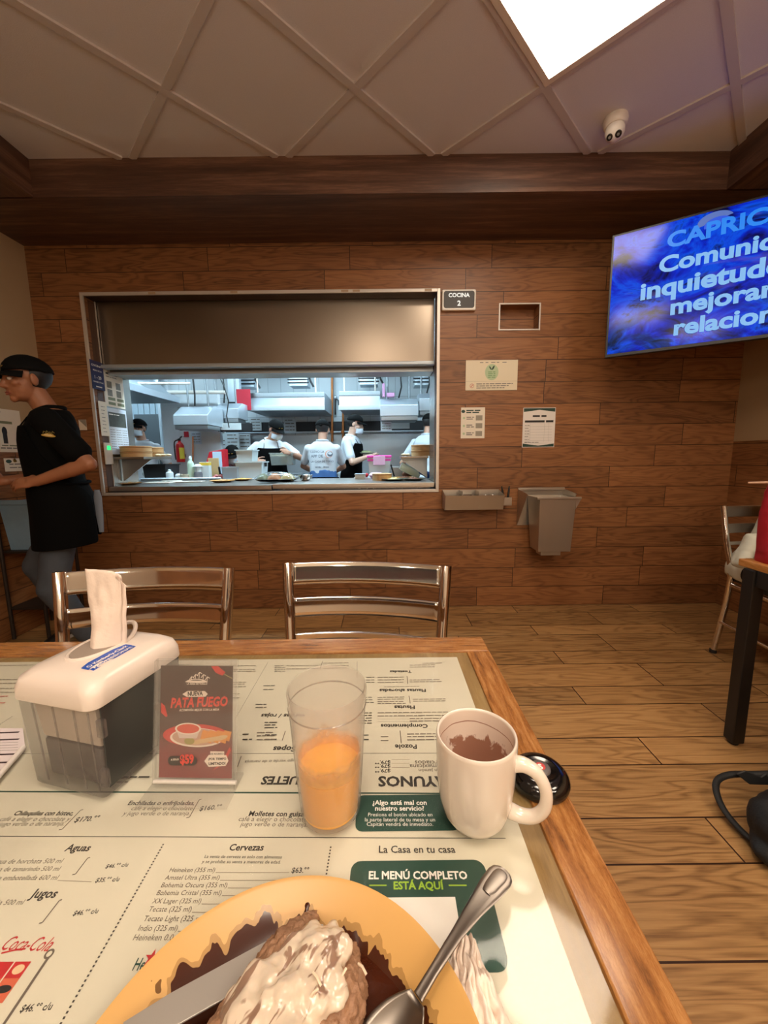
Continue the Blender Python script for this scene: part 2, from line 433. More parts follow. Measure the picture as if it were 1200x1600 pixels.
mb = MB(); mb.bb((XL - .1, YB, 0), (XL, D, 1.24), WOODS); mb.bb((XL - .1, YB, 1.24), (XL, D, ZC), BEIGE); struct(mb, 'wall_left')
mb = MB(); mb.bb((XR, YB, 0), (XR + .1, D, 1.24), WOODS); mb.bb((XR, YB, 1.24), (XR + .1, D, ZC), BEIGE); struct(mb, 'wall_right')
mb = MB(); mb.bb((XL - .1, YB - .1, 0), (XR + .1, YB, ZC), M('back_paint', (226, 212, 188), .7)); struct(mb, 'wall_back')
# dark laminate bulkhead round the ceiling
mb = MB(); mb.bb((XL, 2.42, 2.617), (XR, D, ZC), LAM); mb.bb((XL, 2.412, 2.617), (XR, 2.42, 2.665), LAM); struct(mb, 'trim_4')
mb = MB(); mb.bb((XL, YB, 2.617), (XL + .50, 2.42, ZC), LAMY); mb.bb((XL + .50, YB, 2.617), (XL + .508, 2.41, 2.665), LAMY); struct(mb, 'trim_5')
mb = MB(); mb.bb((XR - .63, YB, 2.617), (XR, 2.42, ZC), LAMY); mb.bb((XR - .638, YB, 2.617), (XR - .63, 2.41, 2.665), LAMY); struct(mb, 'trim_6')

# ceiling panels
PGLOW = glow('panel_light', PANEL_COL, PANEL)
WHT = M('white_enamel', (226, 216, 204), 0.4)
def panel(x, y, label):
    t = thing('ceiling_light', label, 'light', (x, y, ZC), 'square light panels in the tiled ceiling')
    R = Matrix.Rotation(radians(45), 3, 'Z'); h = .305
    mb = MB()
    for k in range(4):
        q = Matrix.Rotation(radians(45 + 90 * k), 3, 'Z'); c = q @ V((h - .016, 0, 0))
        mb.box((x + c.x, y + c.y, ZC - .006 - .0008 * (k % 2)), (.028, .61 - .056 * (k % 2), .014), WHT, .002, q)
    mb.build('frame', t)
    mb = MB(); mb.box((x, y, ZC - .007), (.552, .552, .006), PGLOW, 0, R); mb.build('diffuser', t)
panel(GX, GY - g, 'glaring square light panel in the ceiling left of the dome camera')
for i, (a, b) in enumerate(((-2, -5), (2, -5), (-2, -8), (2, -8))):
    panel(GX + a * g, GY + b * g, ('square light panel over the left side of the near table', 'square light panel over the right side of the near table', 'square light panel far behind on the left', 'square light panel far behind on the right')[i])

# unseen globes added behind the near table to brighten the ceiling
GL = glow('added_fill_glow', PANEL_COL, FILL_GLOBE)
for i, (x, y) in enumerate(((-.40, -.85), (.55, -.95), (1.5, -.75))):
    t = thing('added_fill_globe', ('leftmost added fill globe, out of view behind the near table', 'middle added fill globe, out of view behind the near table', 'rightmost added fill globe, out of view behind the near table')[i], 'lamp', (x, y, 2.05), 'added fill globes')
    mb = MB(); mb.ell((x, y, 2.05), (.12, .12, .12), GL, None, 24, 16); mb.build('globe', t, 180); mb = MB(); mb.tube([(x, y, 2.16), (x, y, ZC)], .006, WHT, 8); mb.lathe([(0, 2.15), (.04, 2.15), (.04, 2.19), (0, 2.2)], (x, y, 0), WHT, 16); mb.build('stem', t)

# unseen glowing discs added on the back wall for bright spots in the chrome
for i, x in enumerate((-1.75, -.62, .40, 1.55)):
    t = thing('added_glow_disc', ('added unseen glow disc far left on the back wall', 'added unseen glow disc left of the middle of the back wall', 'added unseen glow disc right of the middle of the back wall', 'added unseen glow disc far right on the back wall')[i], 'lamp', (x, YB, 1.2), 'added glow discs on the back wall'); q = Matrix.Rotation(radians(-90), 3, 'X')
    mb = MB(); mb.lathe([(0, 0), (.10, 0), (.10, .02), (0, .02)], (x, YB + .0005, 1.2), WHT, 24, Matrix.Rotation(radians(-90), 3, 'X')); mb.build('plate', t); mb = MB(); mb.ell((x, YB + .03, 1.2), (.085, .035, .085), GL, None, 24, 12); mb.build('shade', t, 180)

# ------------------------------------------------------------------ the kitchen shell behind the opening
KY0, KY1, KX0, KX1, KZ = D + .10, 6.35, -4.7, 1.7, 2.72
_t = NT('kitchen_tile'); _b = _t.n('ShaderNodeTexBrick', offset=0.0); _sv = _t.sep(_t.coord()); _t.put(_b.inputs['Vector'], _t.comb(_sv[0], _sv[2], 0.0))
for k, v in (('Color1', (*lin((214, 220, 222)), 1)), ('Color2', (*lin((206, 214, 218)), 1)), ('Mortar', (*lin((168, 176, 180)), 1)), ('Scale', 1.0), ('Mortar Size', .004), ('Brick Width', .2), ('Row Height', .3)): _b.inputs[k].default_value = v
KT = _t.set(col=_b.outputs[0], rough=0.3)
KW = M('kitchen_white', (212, 218, 222), 0.5, var=0.03)
KF = M('kitchen_floor_tile', (120, 116, 110), 0.5, var=0.1)
KSP = steel('splash_steel', (178, 182, 184), 0.42, 2, 0.75)
mb = MB(); mb.bb((KX0, D + .05, -.06), (KX1, KY1, 0), KF); struct(mb, 'floor_kitchen')
mb = MB(); mb.bb((KX0, KY0 + .0, KZ), (KX1, KY1, KZ + .05), KW); struct(mb, 'ceiling_kitchen')
mb = MB(); mb.bb((KX0, KY1, 0), (KX1, KY1 + .1, KZ), KT); struct(mb, 'wall_kitchen_far')
mb = MB(); mb.bb((KX0 - .1, KY0, 0), (KX0, KY1, KZ), KW); struct(mb, 'wall_kitchen_left')
mb = MB(); mb.bb((KX1, KY0, 0), (KX1 + .1, KY1, KZ), KT); struct(mb, 'wall_kitchen_right')
# steel lining of the opening: side jambs and what carries the counter
mb = MB(); mb.bb((OX0 - .05, W1, 0), (OX0 - .004, 3.33, KZ), STEEL); mb.bb((OX1 + .002, W1, 0), (OX1 + .05, 3.33, KZ), STEEL); struct(mb, 'trim_7')
mb = MB(); mb.bb((-2.83, 5.12, 0), (-2.10, 5.2, 2.0), KW); struct(mb, 'wall_partition')
KG = glow('kitchen_tube', KITCHEN_COL, KITCHEN)
for i, (x, y) in enumerate(((-2.3, 3.70), (-.95, 3.66), (.3, 3.70), (-.9, 5.05), (-3.6, 5.2))):
    t = thing('ceiling_light', ('cool strip light over the far left kitchen corner', 'cool strip light over the middle of the serving counter', 'cool strip light over the right end of the counter', 'cool strip light over the cooks', 'cool strip light by the kitchen corridor')[i], 'light', (x, y, KZ), 'cool strip lights in the kitchen ceiling')
    mb = MB(); mb.bb((x - .6, y - .15, KZ - .05), (x + .6, y + .15, KZ), WHT, .004); mb.build('housing', t)
    mb = MB(); mb.bb((x - .56, y - .12, KZ - .058), (x + .56, y + .12, KZ - .05), KG); mb.build('diffuser', t)

# steel valance over the opening, with two lipped rails under it
t = thing('steel_valance', 'wide brushed steel valance filling the top of the kitchen opening', 'hood', (-.85, 3.02, 1.85))
mb = MB(); mb.bb((OX0 - .003, 3.02, 1.85), (OX1 - .003, 3.05, 2.40), M('valance_steel', (150, 138, 124), .30, 1.0, var=.06, vscale=2.5), .003); mb.build('front_panel', t)
RAILM = steel('rail_steel_kitchen_lit', (176, 186, 194), .35, 0, .5)  # bluish tone paints in the kitchen light that the rails reflect
mb = MB(); mb.bb((OX0 - .003, 2.990, 1.826), (OX1 - .003, 3.06, 1.852), RAILM, .006); mb.build('rail', t)
mb = MB(); mb.bb((OX0, 3.075, 1.792), (OX1, 3.10, 1.814), RAILM, .004); mb.bb((OX0, 3.10, 1.80), (OX1, 3.30, 1.85), STEELH, .004); mb.bb((OX0, 3.05, 1.84), (OX1, 3.2, 1.85), STEELH); mb.build('rail', t)

# the two counter units of the pass
for x0, x1, z, lab in ((OX0 + .004, -.846, .955, 'left steel counter of the serving pass'), (-.838, OX1 - .003, .962, 'right steel counter of the serving pass')):
    t = thing('serving_counter', lab, 'counter', ((x0 + x1) / 2, 3.3, 0), 'steel counters of the serving pass')
    mb = MB(); mb.bb((x0, 2.94, z - .012), (x1, 3.72, z), STEELH, .003); mb.bb((x0, 2.94, z - .036), (x1, 2.952, z - .006), STEELH, .004); mb.build('top', t)
    mb = MB(); mb.bb((x0 + .03, 3.02, 0), (x1 - .03, 3.68, z - .012), STEEL); mb.build('cabinet', t)
# ------------------------------------------------------------------ things on the dining-room walls
INK = M('black_ink', (28, 27, 26), 0.6); GINK = M('grey_ink', (120, 116, 110), 0.6); LINK_ = M('pale_ink', (170, 166, 158), .6)
PAPER = M('white_paper', (232, 224, 208), 0.7, var=0.03, vscale=4); DGREEN = M('dark_green_print', (22, 58, 46), 0.5); LIME = M('lime_print', (150, 190, 50), 0.5)
WINK = M('white_ink', (240, 236, 228), 0.5); REDI = M('red_print', (196, 44, 40), 0.5); BLK = M('black_plastic', (18, 17, 17), 0.3); MATTE = M('matt_black', (16, 15, 15), 0.6)
Y0 = D
def wall_sheet(name, label, cat, x0, x1, z0, z1, m=None, th=.002, r=.003, y=D):
    """a flat sheet or plate fixed to the kitchen wall; gives back the thing and a drawing surface on its face"""
    t = thing(name, label, cat, ((x0 + x1) / 2, y, z0))
    mb = MB(); mb.bb((x0, y - th, z0), (x1, y - .0002, z1), m or PAPER, min(r, th * .4)); mb.build('sheet', t)
    return t, Canvas((x0, y - th, z0), (1, 0, 0), (0, 0, 1)), x1 - x0, z1 - z0

# lit sign over the right end of the opening
t = thing('kitchen_sign', 'small black and white lit sign reading COCINA 2 beside the opening', 'sign', (.534, D, 2.16))
SX0, SX1, SZ0, SZ1 = .418, .655, 2.160, 2.298
mb = MB(); mb.bb((SX0, D - .03, SZ0), (SX1, D - .001, SZ1), M('sign_white', (246, 242, 234), .4), .01); mb.build('case', t)
c = Canvas((SX0, D - .03, SZ0), (1, 0, 0), (0, 0, 1)); w, h = SX1 - SX0, SZ1 - SZ0
SG = glow('sign_letters', (255, 250, 240), .9)
c.rect(.012, .014, w - .012, h - .012, M('sign_dark', (40, 30, 25), .45), .016)
c.text('COCINA', (.045, h - .052), (w - .045, h - .052), SG, bold=.03); c.text('2', (w / 2 - .012, .03), (w / 2 + .012, .03), SG, bold=.03, tall=.95)
c.build('sign_face', t)
# leaflet plate with a plant mark
t, c, w, h = wall_sheet('notice_plate', 'cream rounded plate with a green plant mark above the two paper sheets', 'sign', .596, .968, 1.623, 1.832, M('cream_plate', (226, 214, 186), .45), .006, .002)
PG = M('pale_green', (178, 198, 158), .5)
for k in range(5): c.scribble(.10 + k * .04, .13 + k * .04, h - .02, .010, GINK)
c.ell(w / 2, h * .6, .048, .056, PG); c.ell(w / 2 - .010, h * .6 + .028, .005, .015, DGREEN, rot=.6); c.ell(w / 2 + .010, h * .6 + .030, .006, .017, DGREEN, rot=-.5)
for k in range(4): c.scribble(w / 2 - .026, w / 2 + .026, h * .6 - .002 - k * .012, .011, M('leaf_ink', (110, 150, 100), .5))
c.rect(.0, .062, w, .063, GINK); c.ell(.046, .032, .016, .016, M('stamp_pink', (206, 160, 140), .5)); c.ell(.046, .032, .011, .011, M('cream_plate'))
c.line((.038, .024), (.054, .040), .004, REDI)
for k in range(3): c.scribble(.078, .34 - k * .03, .042 - k * .014, .010, GINK)
c.build('print', t)
# paper with three small print squares
t, c, w, h = wall_sheet('paper_notice', 'narrow cream paper with three rows of print below the cream plate', 'paper', .568, .742, 1.284, 1.505)
c.ell(.016, h - .028, .014, .011, DGREEN)
for k in range(2): c.scribble(.038, .14, h - .026 - k * .014, .015, DGREEN)
for k in range(3):
    z = h - .075 - k * .056; c.ell(.022, z, .008, .009, PG)
    for q in range(2): c.scribble(.04, .095, z + .002 - q * .013, .012, GINK)
    c.rect(.108, z - .018, .156, z + .018, M('grey_square', (150, 144, 130), .6))
c.build('print', t)
# printed table in a plastic sleeve
t, c, w, h = wall_sheet('printed_table', 'white sheet with a ruled table and dark green corners, right of the narrow paper', 'paper', 1.02, 1.256, 1.214, 1.498, M('cool_paper', (226, 220, 214), .35))
c.poly([(0.004, h - .03), (.004, h - .004), (w - .004, h - .004), (w - .004, h - .03), (w * .5, h - .016)], DGREEN); c.poly([(0.004, .004), (w - .004, .004), (w - .004, .026), (w * .5, .012), (.004, .028)], DGREEN)
c.scribble(.07, .17, h - .066, .022, INK); c.rect(.014, h - .105, .158, h - .09, INK); c.rect(.168, h - .105, w - .014, h - .09, INK)
for k in range(7): c.scribble(.016, .05, h - .128 - k * .02, .007, GINK); c.line((.016, h - .135 - k * .02), (w - .02, h - .135 - k * .02), .0012, LINK_)
for x in (.055, .158, .19): c.line((x, .04), (x, h - .11), .001, LINK_)
c.scribble(.016, .12, .034, .007, GINK); c.build('print', t)

# steel condiment holder
CX0, CX1 = .436, .858
t = thing('condiment_holder', 'shallow steel wall holder with dividers under the kitchen wall notices', 'holder', ((CX0 + CX1) / 2, D, .77))
WS = steel('wall_steel', (190, 183, 172), .30, 2, .85)
mb = MB(); y1 = D - .001; y0 = 2.755; z0, z1 = .772, .878
mb.bb((CX0 - .0, y0 + .03, z0), (CX1, y1, z0 + .003), WS); mb.hexa([(CX0, y0 + .03, z0), (CX1, y0 + .03, z0), (CX1, y0 + .033, z0), (CX0, y0 + .033, z0), (CX0, y0, z1), (CX1, y0, z1), (CX1, y0 + .003, z1), (CX0, y0 + .003, z1)], WS)
mb.bb((CX0, y1 - .003, z0), (CX1, y1, z1 + .03), WS)
for x in (CX0, CX1 - .003):
    mb.hexa([(x, y0 + .03, z0), (x + .003, y0 + .03, z0), (x + .003, y1, z0), (x, y1, z0), (x, y0, z1), (x + .003, y0, z1), (x + .003, y1, z1 + .03), (x, y1, z1 + .03)], WS)
mb.build('tray', t)
for f in (.3, .58):
    x = CX0 + (CX1 - CX0) * f; mb = MB(); mb.bb((x, y0 + .02, z0 + .01), (x + .003, y1 - .004, z1 + .028), WS); mb.build('divider', t)
mb = MB(); mb.bb((CX1, 2.79, .80), (CX1 + .062, D - .002, .803), WS); mb.bb((CX1, 2.79, .80), (CX1 + .062, 2.793, .858), WS); mb.bb((CX1 + .059, 2.79, .80), (CX1 + .062, D - .002, .858), WS); mb.build('side_pocket', t)
for i, (x, y, z, k, lab) in enumerate(((CX0 + .175, 2.83, .775, 0, 'steel shaker lying in the middle bay of the steel wall holder'), (CX0 + .30, 2.82, .775, 1, 'first steel shaker standing in the right bay of the wall holder'), (CX0 + .355, 2.83, .775, 1, 'steel shaker in the wall holder nearest its side pocket'))):
    s = thing('shaker', lab, 'shaker', (x, y, z), 'shakers in the wall holder')
    if k: mb = MB(); mb.lathe([(.017, 0), (.019, .004), (.019, .075)], (x, y, z), STEEL, 20); mb.build('body', s); mb = MB(); mb.lathe([(.019, .076), (.0195, .09), (.012, .102), (.0, .105)], (x, y, z), WS, 20); mb.build('cap', s)
    else: mb = MB(); mb.tube([(x - .05, y, z + .085), (x + .03, y + .01, z + .085)], .019, STEEL, 16); mb.build('body', s); mb = MB(); mb.ell((x + .035, y + .011, z + .085), (.018, .018, .018), WS); mb.build('cap', s)
for i, (dx, a, lab) in enumerate(((.018, -.012, 'left of two dark pen handles in the holder side pocket'), (.04, .012, 'right of two dark pen handles in the holder side pocket'))):
    mb = MB(); mb.tube([(CX1 + dx, 2.83, .806), (CX1 + dx + a, 2.835, .90), (CX1 + dx + a * 1.4, 2.84, .935)], [.007, .008, .005], BLK, 10); tag(mb.build('pen', None), lab, 'pen', 'pens in the side pocket')

# steel waste bin hung on the wall
t = thing('wall_bin', 'open steel waste bin hung on the kitchen wall by a bracket', 'bin', (1.19, 2.8, .48))
mb = MB(); mb.bb((1.002, D - .004, .635), (1.345, D - .001, .918), WS); mb.bb((1.0, D - .02, .895), (1.345, D - .001, .918), WS, .003)
for x in (1.002, 1.342): mb.prism([(0, 0), (0, .27), (.20, .25)], (x, D - .004, .637), (0, -1, 0), (0, 0, 1), (.003, 0, 0), WS)
mb.build('bracket', t)
mb = MB(); bx0, bx1, by0, by1, zt, zb = 1.072, 1.322, 2.665, 2.90, .862, .482; th = .004
tap = .012
def wallq(a, b, c_, d_): mb.face([a, b, c_, d_], WS)
o = [V((bx0, by0, zt)), V((bx1, by0, zt)), V((bx1, by1, zt)), V((bx0, by1, zt))]; q = [V((bx0 + tap, by0 + .02, zb)), V((bx1 - tap, by0 + .02, zb)), V((bx1 - tap, by1 - .06, zb)), V((bx0 + tap, by1 - .06, zb))]
oi = [p + V((th if k in (0, 3) else -th, th if k < 2 else -th, 0)) for k, p in enumerate(o)]; qi = [p + V((th if k in (0, 3) else -th, th if k < 2 else -th, th)) for k, p in enumerate(q)]
for k in range(4):
    n_ = (k + 1) % 4; wallq(q[k], q[n_], o[n_], o[k]); wallq(oi[k], oi[n_], qi[n_], qi[k]); wallq(o[k], o[n_], oi[n_], oi[k])
wallq(*reversed(q)); wallq(*qi); mb.build('bucket', t)
mb = MB(); mb.bb((bx0 - .02, by0 - .006, zt - .008), (bx1 + .035, by0 + .012, zt + .008), WS, .003); mb.build('rim_lip', t)
mb = MB(); mb.prism([(0, 0), (.035, .0), (0, -.07)], (bx1, by0 + .002, zt - .006), (1, 0, 0), (0, 0, 1), (0, .003, 0), WS); mb.build('side_flap', t)
mb = MB(); mb.bb((bx0 + .035, by0 + .03, zb - .03), (bx1 - .075, by0 + .12, zb - .001), WS, .002); mb.build('drip_tray', t)

# notices on and beside the left jamb of the opening
def jamb_canvas(y0, y1, z0, z1, th, lab, name, cat, m, x=OX0):
    t = thing(name, lab, cat, (x, (y0 + y1) / 2, z0)); mb = MB(); mb.bb((x, y0, z0), (x + th, y1, z1), m, th * .3); mb.build('sheet', t)
    return t, Canvas((x + th, y0, z0), (0, 1, 0), (0, 0, 1)), y1 - y0, z1 - z0
JX = OX0 - .004
NAVY = M('navy_print', (30, 34, 84), .5)
WOODJ = LAM
mb = MB(); mb.bb((OX0 - .002, D + .03, OZ0), (OX0 + .001, W1 - .002, OZ1 - .01), grain('jamb_wood', 2, (lin((60, 36, 22)), lin((86, 54, 34)), lin((112, 74, 50))), 1, .5)); mb.bb((OX0 - .001, W1 - .004, OZ0), (OX0 + .006, W1 + .004, OZ1), ALU); struct(mb, 'trim_8')
t, c, w, h = jamb_canvas(2.885, 3.012, 1.665, 1.865, .004, 'navy blue plaque reading COCINA 1 on the left jamb', 'kitchen_plaque', 'sign', NAVY, OX0 + .007)
c.text('COCINA 1', (.008, h - .040), (w - .008, h - .040), WINK, bold=.03, tall=.8); c.text('MESAS DE LA', (.02, h - .072), (w - .02, h - .072), WINK, bold=.02); c.text('1 - 20', (.03, h - .125), (w - .03, h - .125), WINK, bold=.03, tall=1.0); c.text('CONSECUTIVAS', (.014, h - .152), (w - .014, h - .152), WINK, bold=.02); c.scribble(.035, w - .03, .016, .014, WINK); c.build('lettering', t)
t, c, w, h = jamb_canvas(2.925, 3.012, 1.335, 1.585, .002, 'narrow white price list under the navy plaque on the jamb', 'price_list', 'paper', PAPER, OX0 + .007)
for k in range(8): c.scribble(.022, .06, h - .04 - k * .026, .008, GINK)
c.build('print', t)
t = thing('light_switch', 'white switch plate with a green lamp on the jamb under the price list', 'switch', (OX0, 2.975, 1.13)); mb = MB(); mb.bb((OX0 + .007, 2.93, 1.125), (OX0 + .017, 3.012, 1.285), WHT, .003); mb.build('plate', t)
mb = MB(); mb.bb((OX0 + .017, 2.955, 1.232), (OX0 + .020, 2.99, 1.262), glow('green_lamp', (40, 230, 120), 1.6), .001); mb.build('lamp', t)
t, c, w, h = jamb_canvas(3.022, 3.245, 1.56, 1.84, .002, 'white poster with four small photos, upper one on the steel jamb', 'instruction_poster', 'poster', PAPER, JX)
c.scribble(.03, .18, h - .04, .02, INK); c.scribble(.03, .15, h - .06, .010, GINK); GPH = M('grey_photo', (120, 116, 104), .6, var=.4, vscale=60)
for a in (.03, .13):
    for b in (.16, .10): c.rect(a, b - .02, a + .055, b + .03, GPH)
    for b in (.015, .05): c.rect(a, b, a + .08, b + .022, M('olive_print', (120, 122, 90), .6))
c.build('print', t)
t, c, w, h = jamb_canvas(3.022, 3.245, 1.20, 1.55, .002, 'pale blue poster with a dark photo, lower one on the steel jamb', 'recipe_poster', 'poster', M('blue_paper', (206, 214, 226), .6), JX)
c.rect(.012, h - .14, w - .012, h - .03, M('dark_photo', (70, 72, 64), .5, var=.5, vscale=40)); c.scribble(.02, .15, h - .05, .012, WINK)
for k in range(9):
    for a in (.015, .085, .155): c.scribble(a, a + .06, h - .165 - k * .018, .007, GINK)
c.build('print', t)
# paper behind the waiter, and the two on the left wall
t, c, w, h = wall_sheet('small_notice', 'small cream card on the plank wall behind the waiter shoulder', 'paper', -2.215, -2.16, 1.375, 1.45); c.poly([(.0, h), (w, h), (w, h * .25)], M('grey_square')); c.build('print', t)
for i, (y0_, y1_, z0_, z1_, lab) in enumerate(((2.515, 2.70, 1.215, 1.49, 'white poster with a dark figure on the left wall behind the waiter'), (2.545, 2.70, 1.09, 1.175, 'small white card under the poster on the left wall'))):
    t = thing('wall_poster' if i == 0 else 'wall_card', lab, 'poster' if i == 0 else 'card', (XL, y0_, z0_)); mb = MB(); mb.bb((XL + .0002, y0_, z0_), (XL + .003, y1_, z1_), PAPER); mb.build('sheet', t)
    c = Canvas((XL + .003, y0_, z0_), (0, 1, 0), (0, 0, 1)); w, h = y1_ - y0_, z1_ - z0_
    c.ell(.03, h - .02, .02, .012, DGREEN)
    if i == 0:
        c.rect(.03, h * .66, .12, h * .72, M('olive_print')); c.ell(.06, h * .48, .018, .03, BLK); c.rect(.045, h * .2, .075, h * .42, BLK); c.scribble(.02, w - .02, h * .08, .014, GINK); c.scribble(.03, w - .02, h * .14, .014, M('olive_print'))
    else: c.scribble(.03, w - .02, h * .5, .014, GINK); c.scribble(.03, w - .04, h * .25, .012, GINK)
    c.build('print', t)

# dome camera on the ceiling
o = at_z(962, 185, ZC); t = thing('security_camera', 'white dome security camera under the ceiling beside the light panel', 'camera', o)
CW = M('camera_white', (228, 222, 214), .35); mb = MB(); mb.lathe([(.0, 0), (.055, 0), (.058, -.012), (.054, -.03), (.046, -.038), (.0, -.04)], o, CW, 32); mb.build('base', t)
hd = (CAM - o).normalized(); hd = (hd + V((-.1, 0, -.55))).normalized(); cc = o + V((0, 0, -.058)); mb = MB(); mb.ell(cc, (.045, .045, .045), CW, u=28, v=18); ball = mb.build('ball', t)
uu = hd.cross(V((0, 0, 1))).normalized(); vv = uu.cross(hd); fr = Matrix((uu, vv, hd)).transposed()
for s, nm, r_ in ((-1, 'lens', .015), (1, 'lamp', .014)):
    d = (hd * .040 + uu * .019 * s); mb = MB(); mb.lathe([(.0, 0), (r_, 0), (r_, .006), (r_ * .8, .008), (0, .008)], cc + d, M('lens_black', (22, 21, 22), .15), 20, fr)
    mb.lathe([(.0, .008), (r_ * .45, .008), (r_ * .4, .010), (0, .0105)], cc + d, M('lens_grey', (120, 116, 112), .2), 16, fr); mb.build(nm, ball)

# television on a swing arm
A = V((1.363, 2.5, 0)); TA = radians(-32.0); tu = V((cos(TA), sin(TA), 0)); tn = V((sin(TA), -cos(TA), 0)); TW = 1.22; z0, z1 = 1.742, 2.432
t = thing('television', 'large wall television showing blue horoscope text in the upper right', 'television', A + tu * TW / 2 + V((0, 0, z0)))
TB = M('tv_case', (10, 10, 11), .4); mb = MB()
mb.prism([(0, z0), (TW, z0), (TW, z1), (0, z1)], A, tu, (0, 0, 1), -tn * .035, TB, .003); mb.prism([(.25, z0 + .06), (TW - .25, z0 + .06), (TW - .25, z0 + .45), (.25, z0 + .45)], A - tn * .035, tu, (0, 0, 1), -tn * .04, TB, .01); mb.build('case', t)
_t = NT('tv_picture'); v_ = _t.coord(); s_ = _t.sep(v_); zz = _t.math('DIVIDE', _t.math('SUBTRACT', s_[2], z0), z1 - z0)
n1 = _t.noise(_t.scale(v_, (2.2, 2.2, 3.4)), 1.3, 5, .6, 1.6); n2 = _t.noise(_t.scale(v_, (1.6, 1.6, 5.0)), 2.2, 3, .5, .8); n3 = _t.noise(v_, 5.0, 4, .6, 1.0)
cB = _t.ramp(n1, [(.36, lin((2, 6, 56))), (.47, lin((3, 40, 210))), (.55, lin((5, 84, 240))), (.63, lin((3, 12, 84)))])
pk = _t.math('MULTIPLY', _t.math('GREATER_THAN', zz, .28), _t.ramp(n2, [(.60, (0, 0, 0)), (.72, (1, 1, 1))])); cB = _t.mix(_t.math('MULTIPLY', pk, .38), cB, lin((120, 110, 200)))
gd = _t.math('MULTIPLY', _t.ramp(n3, [(.46, (0, 0, 0)), (.6, (1, 1, 1))]), _t.ramp(zz, [(.1, (1, 1, 1)), (.6, (0, 0, 0))])); cB = _t.mix(_t.math('MULTIPLY', gd, .8), cB, lin((6, 34, 54)))
PIC = _t.set(col=(0, 0, 0), emc=cB, ems=.85, rough=.12, spec=.22)
b_ = .012; mb = MB(); mb.face([A + tu * x + V((0, 0, z)) + tn * .001 for x, z in ((b_, z0 + b_ + .006), (TW - b_, z0 + b_ + .006), (TW - b_, z1 - b_), (b_, z1 - b_))], PIC); mb.build('screen', t)
c = Canvas(A + tn * .002, tu, (0, 0, 1), .001, .0004)
PALE = glow('tv_text', (128, 190, 246), .9); CYAN = glow('tv_title', (0, 140, 255), .85)
c.ell(*c.px(1118, 345), .075, .045, glow('tv_cloud', (96, 130, 214), .7), a0=20, a1=200); c.ell(*c.px(1122, 350), .058, .036, glow('tv_cloud_blue', (20, 84, 232), .9), a0=20, a1=200)
for s, a, b, f, m in (('CAPRICO', (1042, 388), (1200, 347), 'CAPRIC', CYAN), ('Comunica', (1029, 427), (1184, 393), 'Comuni', PALE), ('inquietude', (1000, 469), (1194, 431), 'inquietud', PALE), ('mejorar', (1047, 492), (1188, 466), 'mejora', PALE), ('relacion', (1052, 524), (1184, 505), 'relacio', PALE)):
    c.ptext(s, a, b, m, bold=.035, fit=f, tall=.88, res=4)
c.build('screen_text', t)
mb = MB(); mb.bb((XR - .03, 2.0, 1.9), (XR, 2.2, 2.3), MATTE, .004); q = A + tu * TW * .55 - tn * .075 + V((0, 0, 2.1)); mb.tube([(XR - .03, 2.1, 2.1), (XR - .2, 2.28, 2.1), q], .022, MATTE, 10); mb.build('bracket', t)
# ------------------------------------------------------------------ the near table with its printed sheet under glass
TZ = 0.75; TX0, TX1, TY0, TY1 = -1.02, 0.219, 0.03, 0.837; GX0, GX1, GY0_, GY1_ = -.972, .170, .078, .772
OAK = (lin((96, 54, 20)), lin((172, 112, 54)), lin((208, 152, 90)))
OAKX = grain('oak_edge_across', 0, OAK, 11, .25, 12, 2.4, .4, .7); OAKY = grain('oak_edge_along', 1, OAK, 11, .25, 12, 2.4, .4, .7)
UND = grain('underlay_board', 1, (lin((118, 90, 48)), lin((150, 120, 70)), lin((168, 140, 92))), 4, .5, 10)
SHEET = M('menu_paper', (212, 206, 184), .55, var=.02, vscale=6)
t = thing('dining_table', 'near dining table with oak rim and a printed menu sheet under glass', 'table', ((TX0 + TX1) / 2, (TY0 + TY1) / 2, 0))
for nm, lo, hi, m in (('edge', (TX0, GY1_, TZ - .04), (TX1, TY1, TZ), OAKX), ('edge', (TX0, TY0, TZ - .04), (TX1, GY0_, TZ), OAKX), ('edge', (GX1, GY0_, TZ - .04), (TX1, GY1_, TZ), OAKY), ('edge', (TX0, GY0_, TZ - .04), (GX0, GY1_, TZ), OAKY)):
    mb = MB(); mb.bb(lo, hi, m, .004)
    mb.build(nm, t)
mb = MB(); mb.bb((GX0, GY0_, TZ - .04), (GX1, GY1_, TZ - .0045), UND); mb.build('underlay', t)
SX0, SX1, SY0, SY1 = -.95, .1465, .10, .7535; SZ = TZ - .004
mb = MB(); mb.bb((SX0, SY0, SZ - .0004), (SX1, SY1, SZ), SHEET); sheet = mb.build('menu_sheet', t)
mb = MB(); mb.prism([(GX0 + .001, GY0_ + .001), (GX1 - .001, GY0_ + .001), (GX1 - .001, GY1_ - .03), (GX1 - .009, GY1_ - .009), (GX1 - .03, GY1_ - .001), (GX0 + .001, GY1_ - .001)], (0, 0, TZ - .0022), (1, 0, 0), (0, 1, 0), (0, 0, .0018), clear('table_glass', (200, 210, 200), .015, .07, .014), .0005); mb.build('glass_top', t)
BLM = M('leg_black', (22, 19, 17), .45)
for x in (TX0 + .06, TX1 - .06):
    for y in (TY0 + .06, TY1 - .06): mb = MB(); mb.bb((x - .025, y - .025, 0), (x + .025, y + .025, TZ - .04), BLM, .004); mb.build('leg', t)

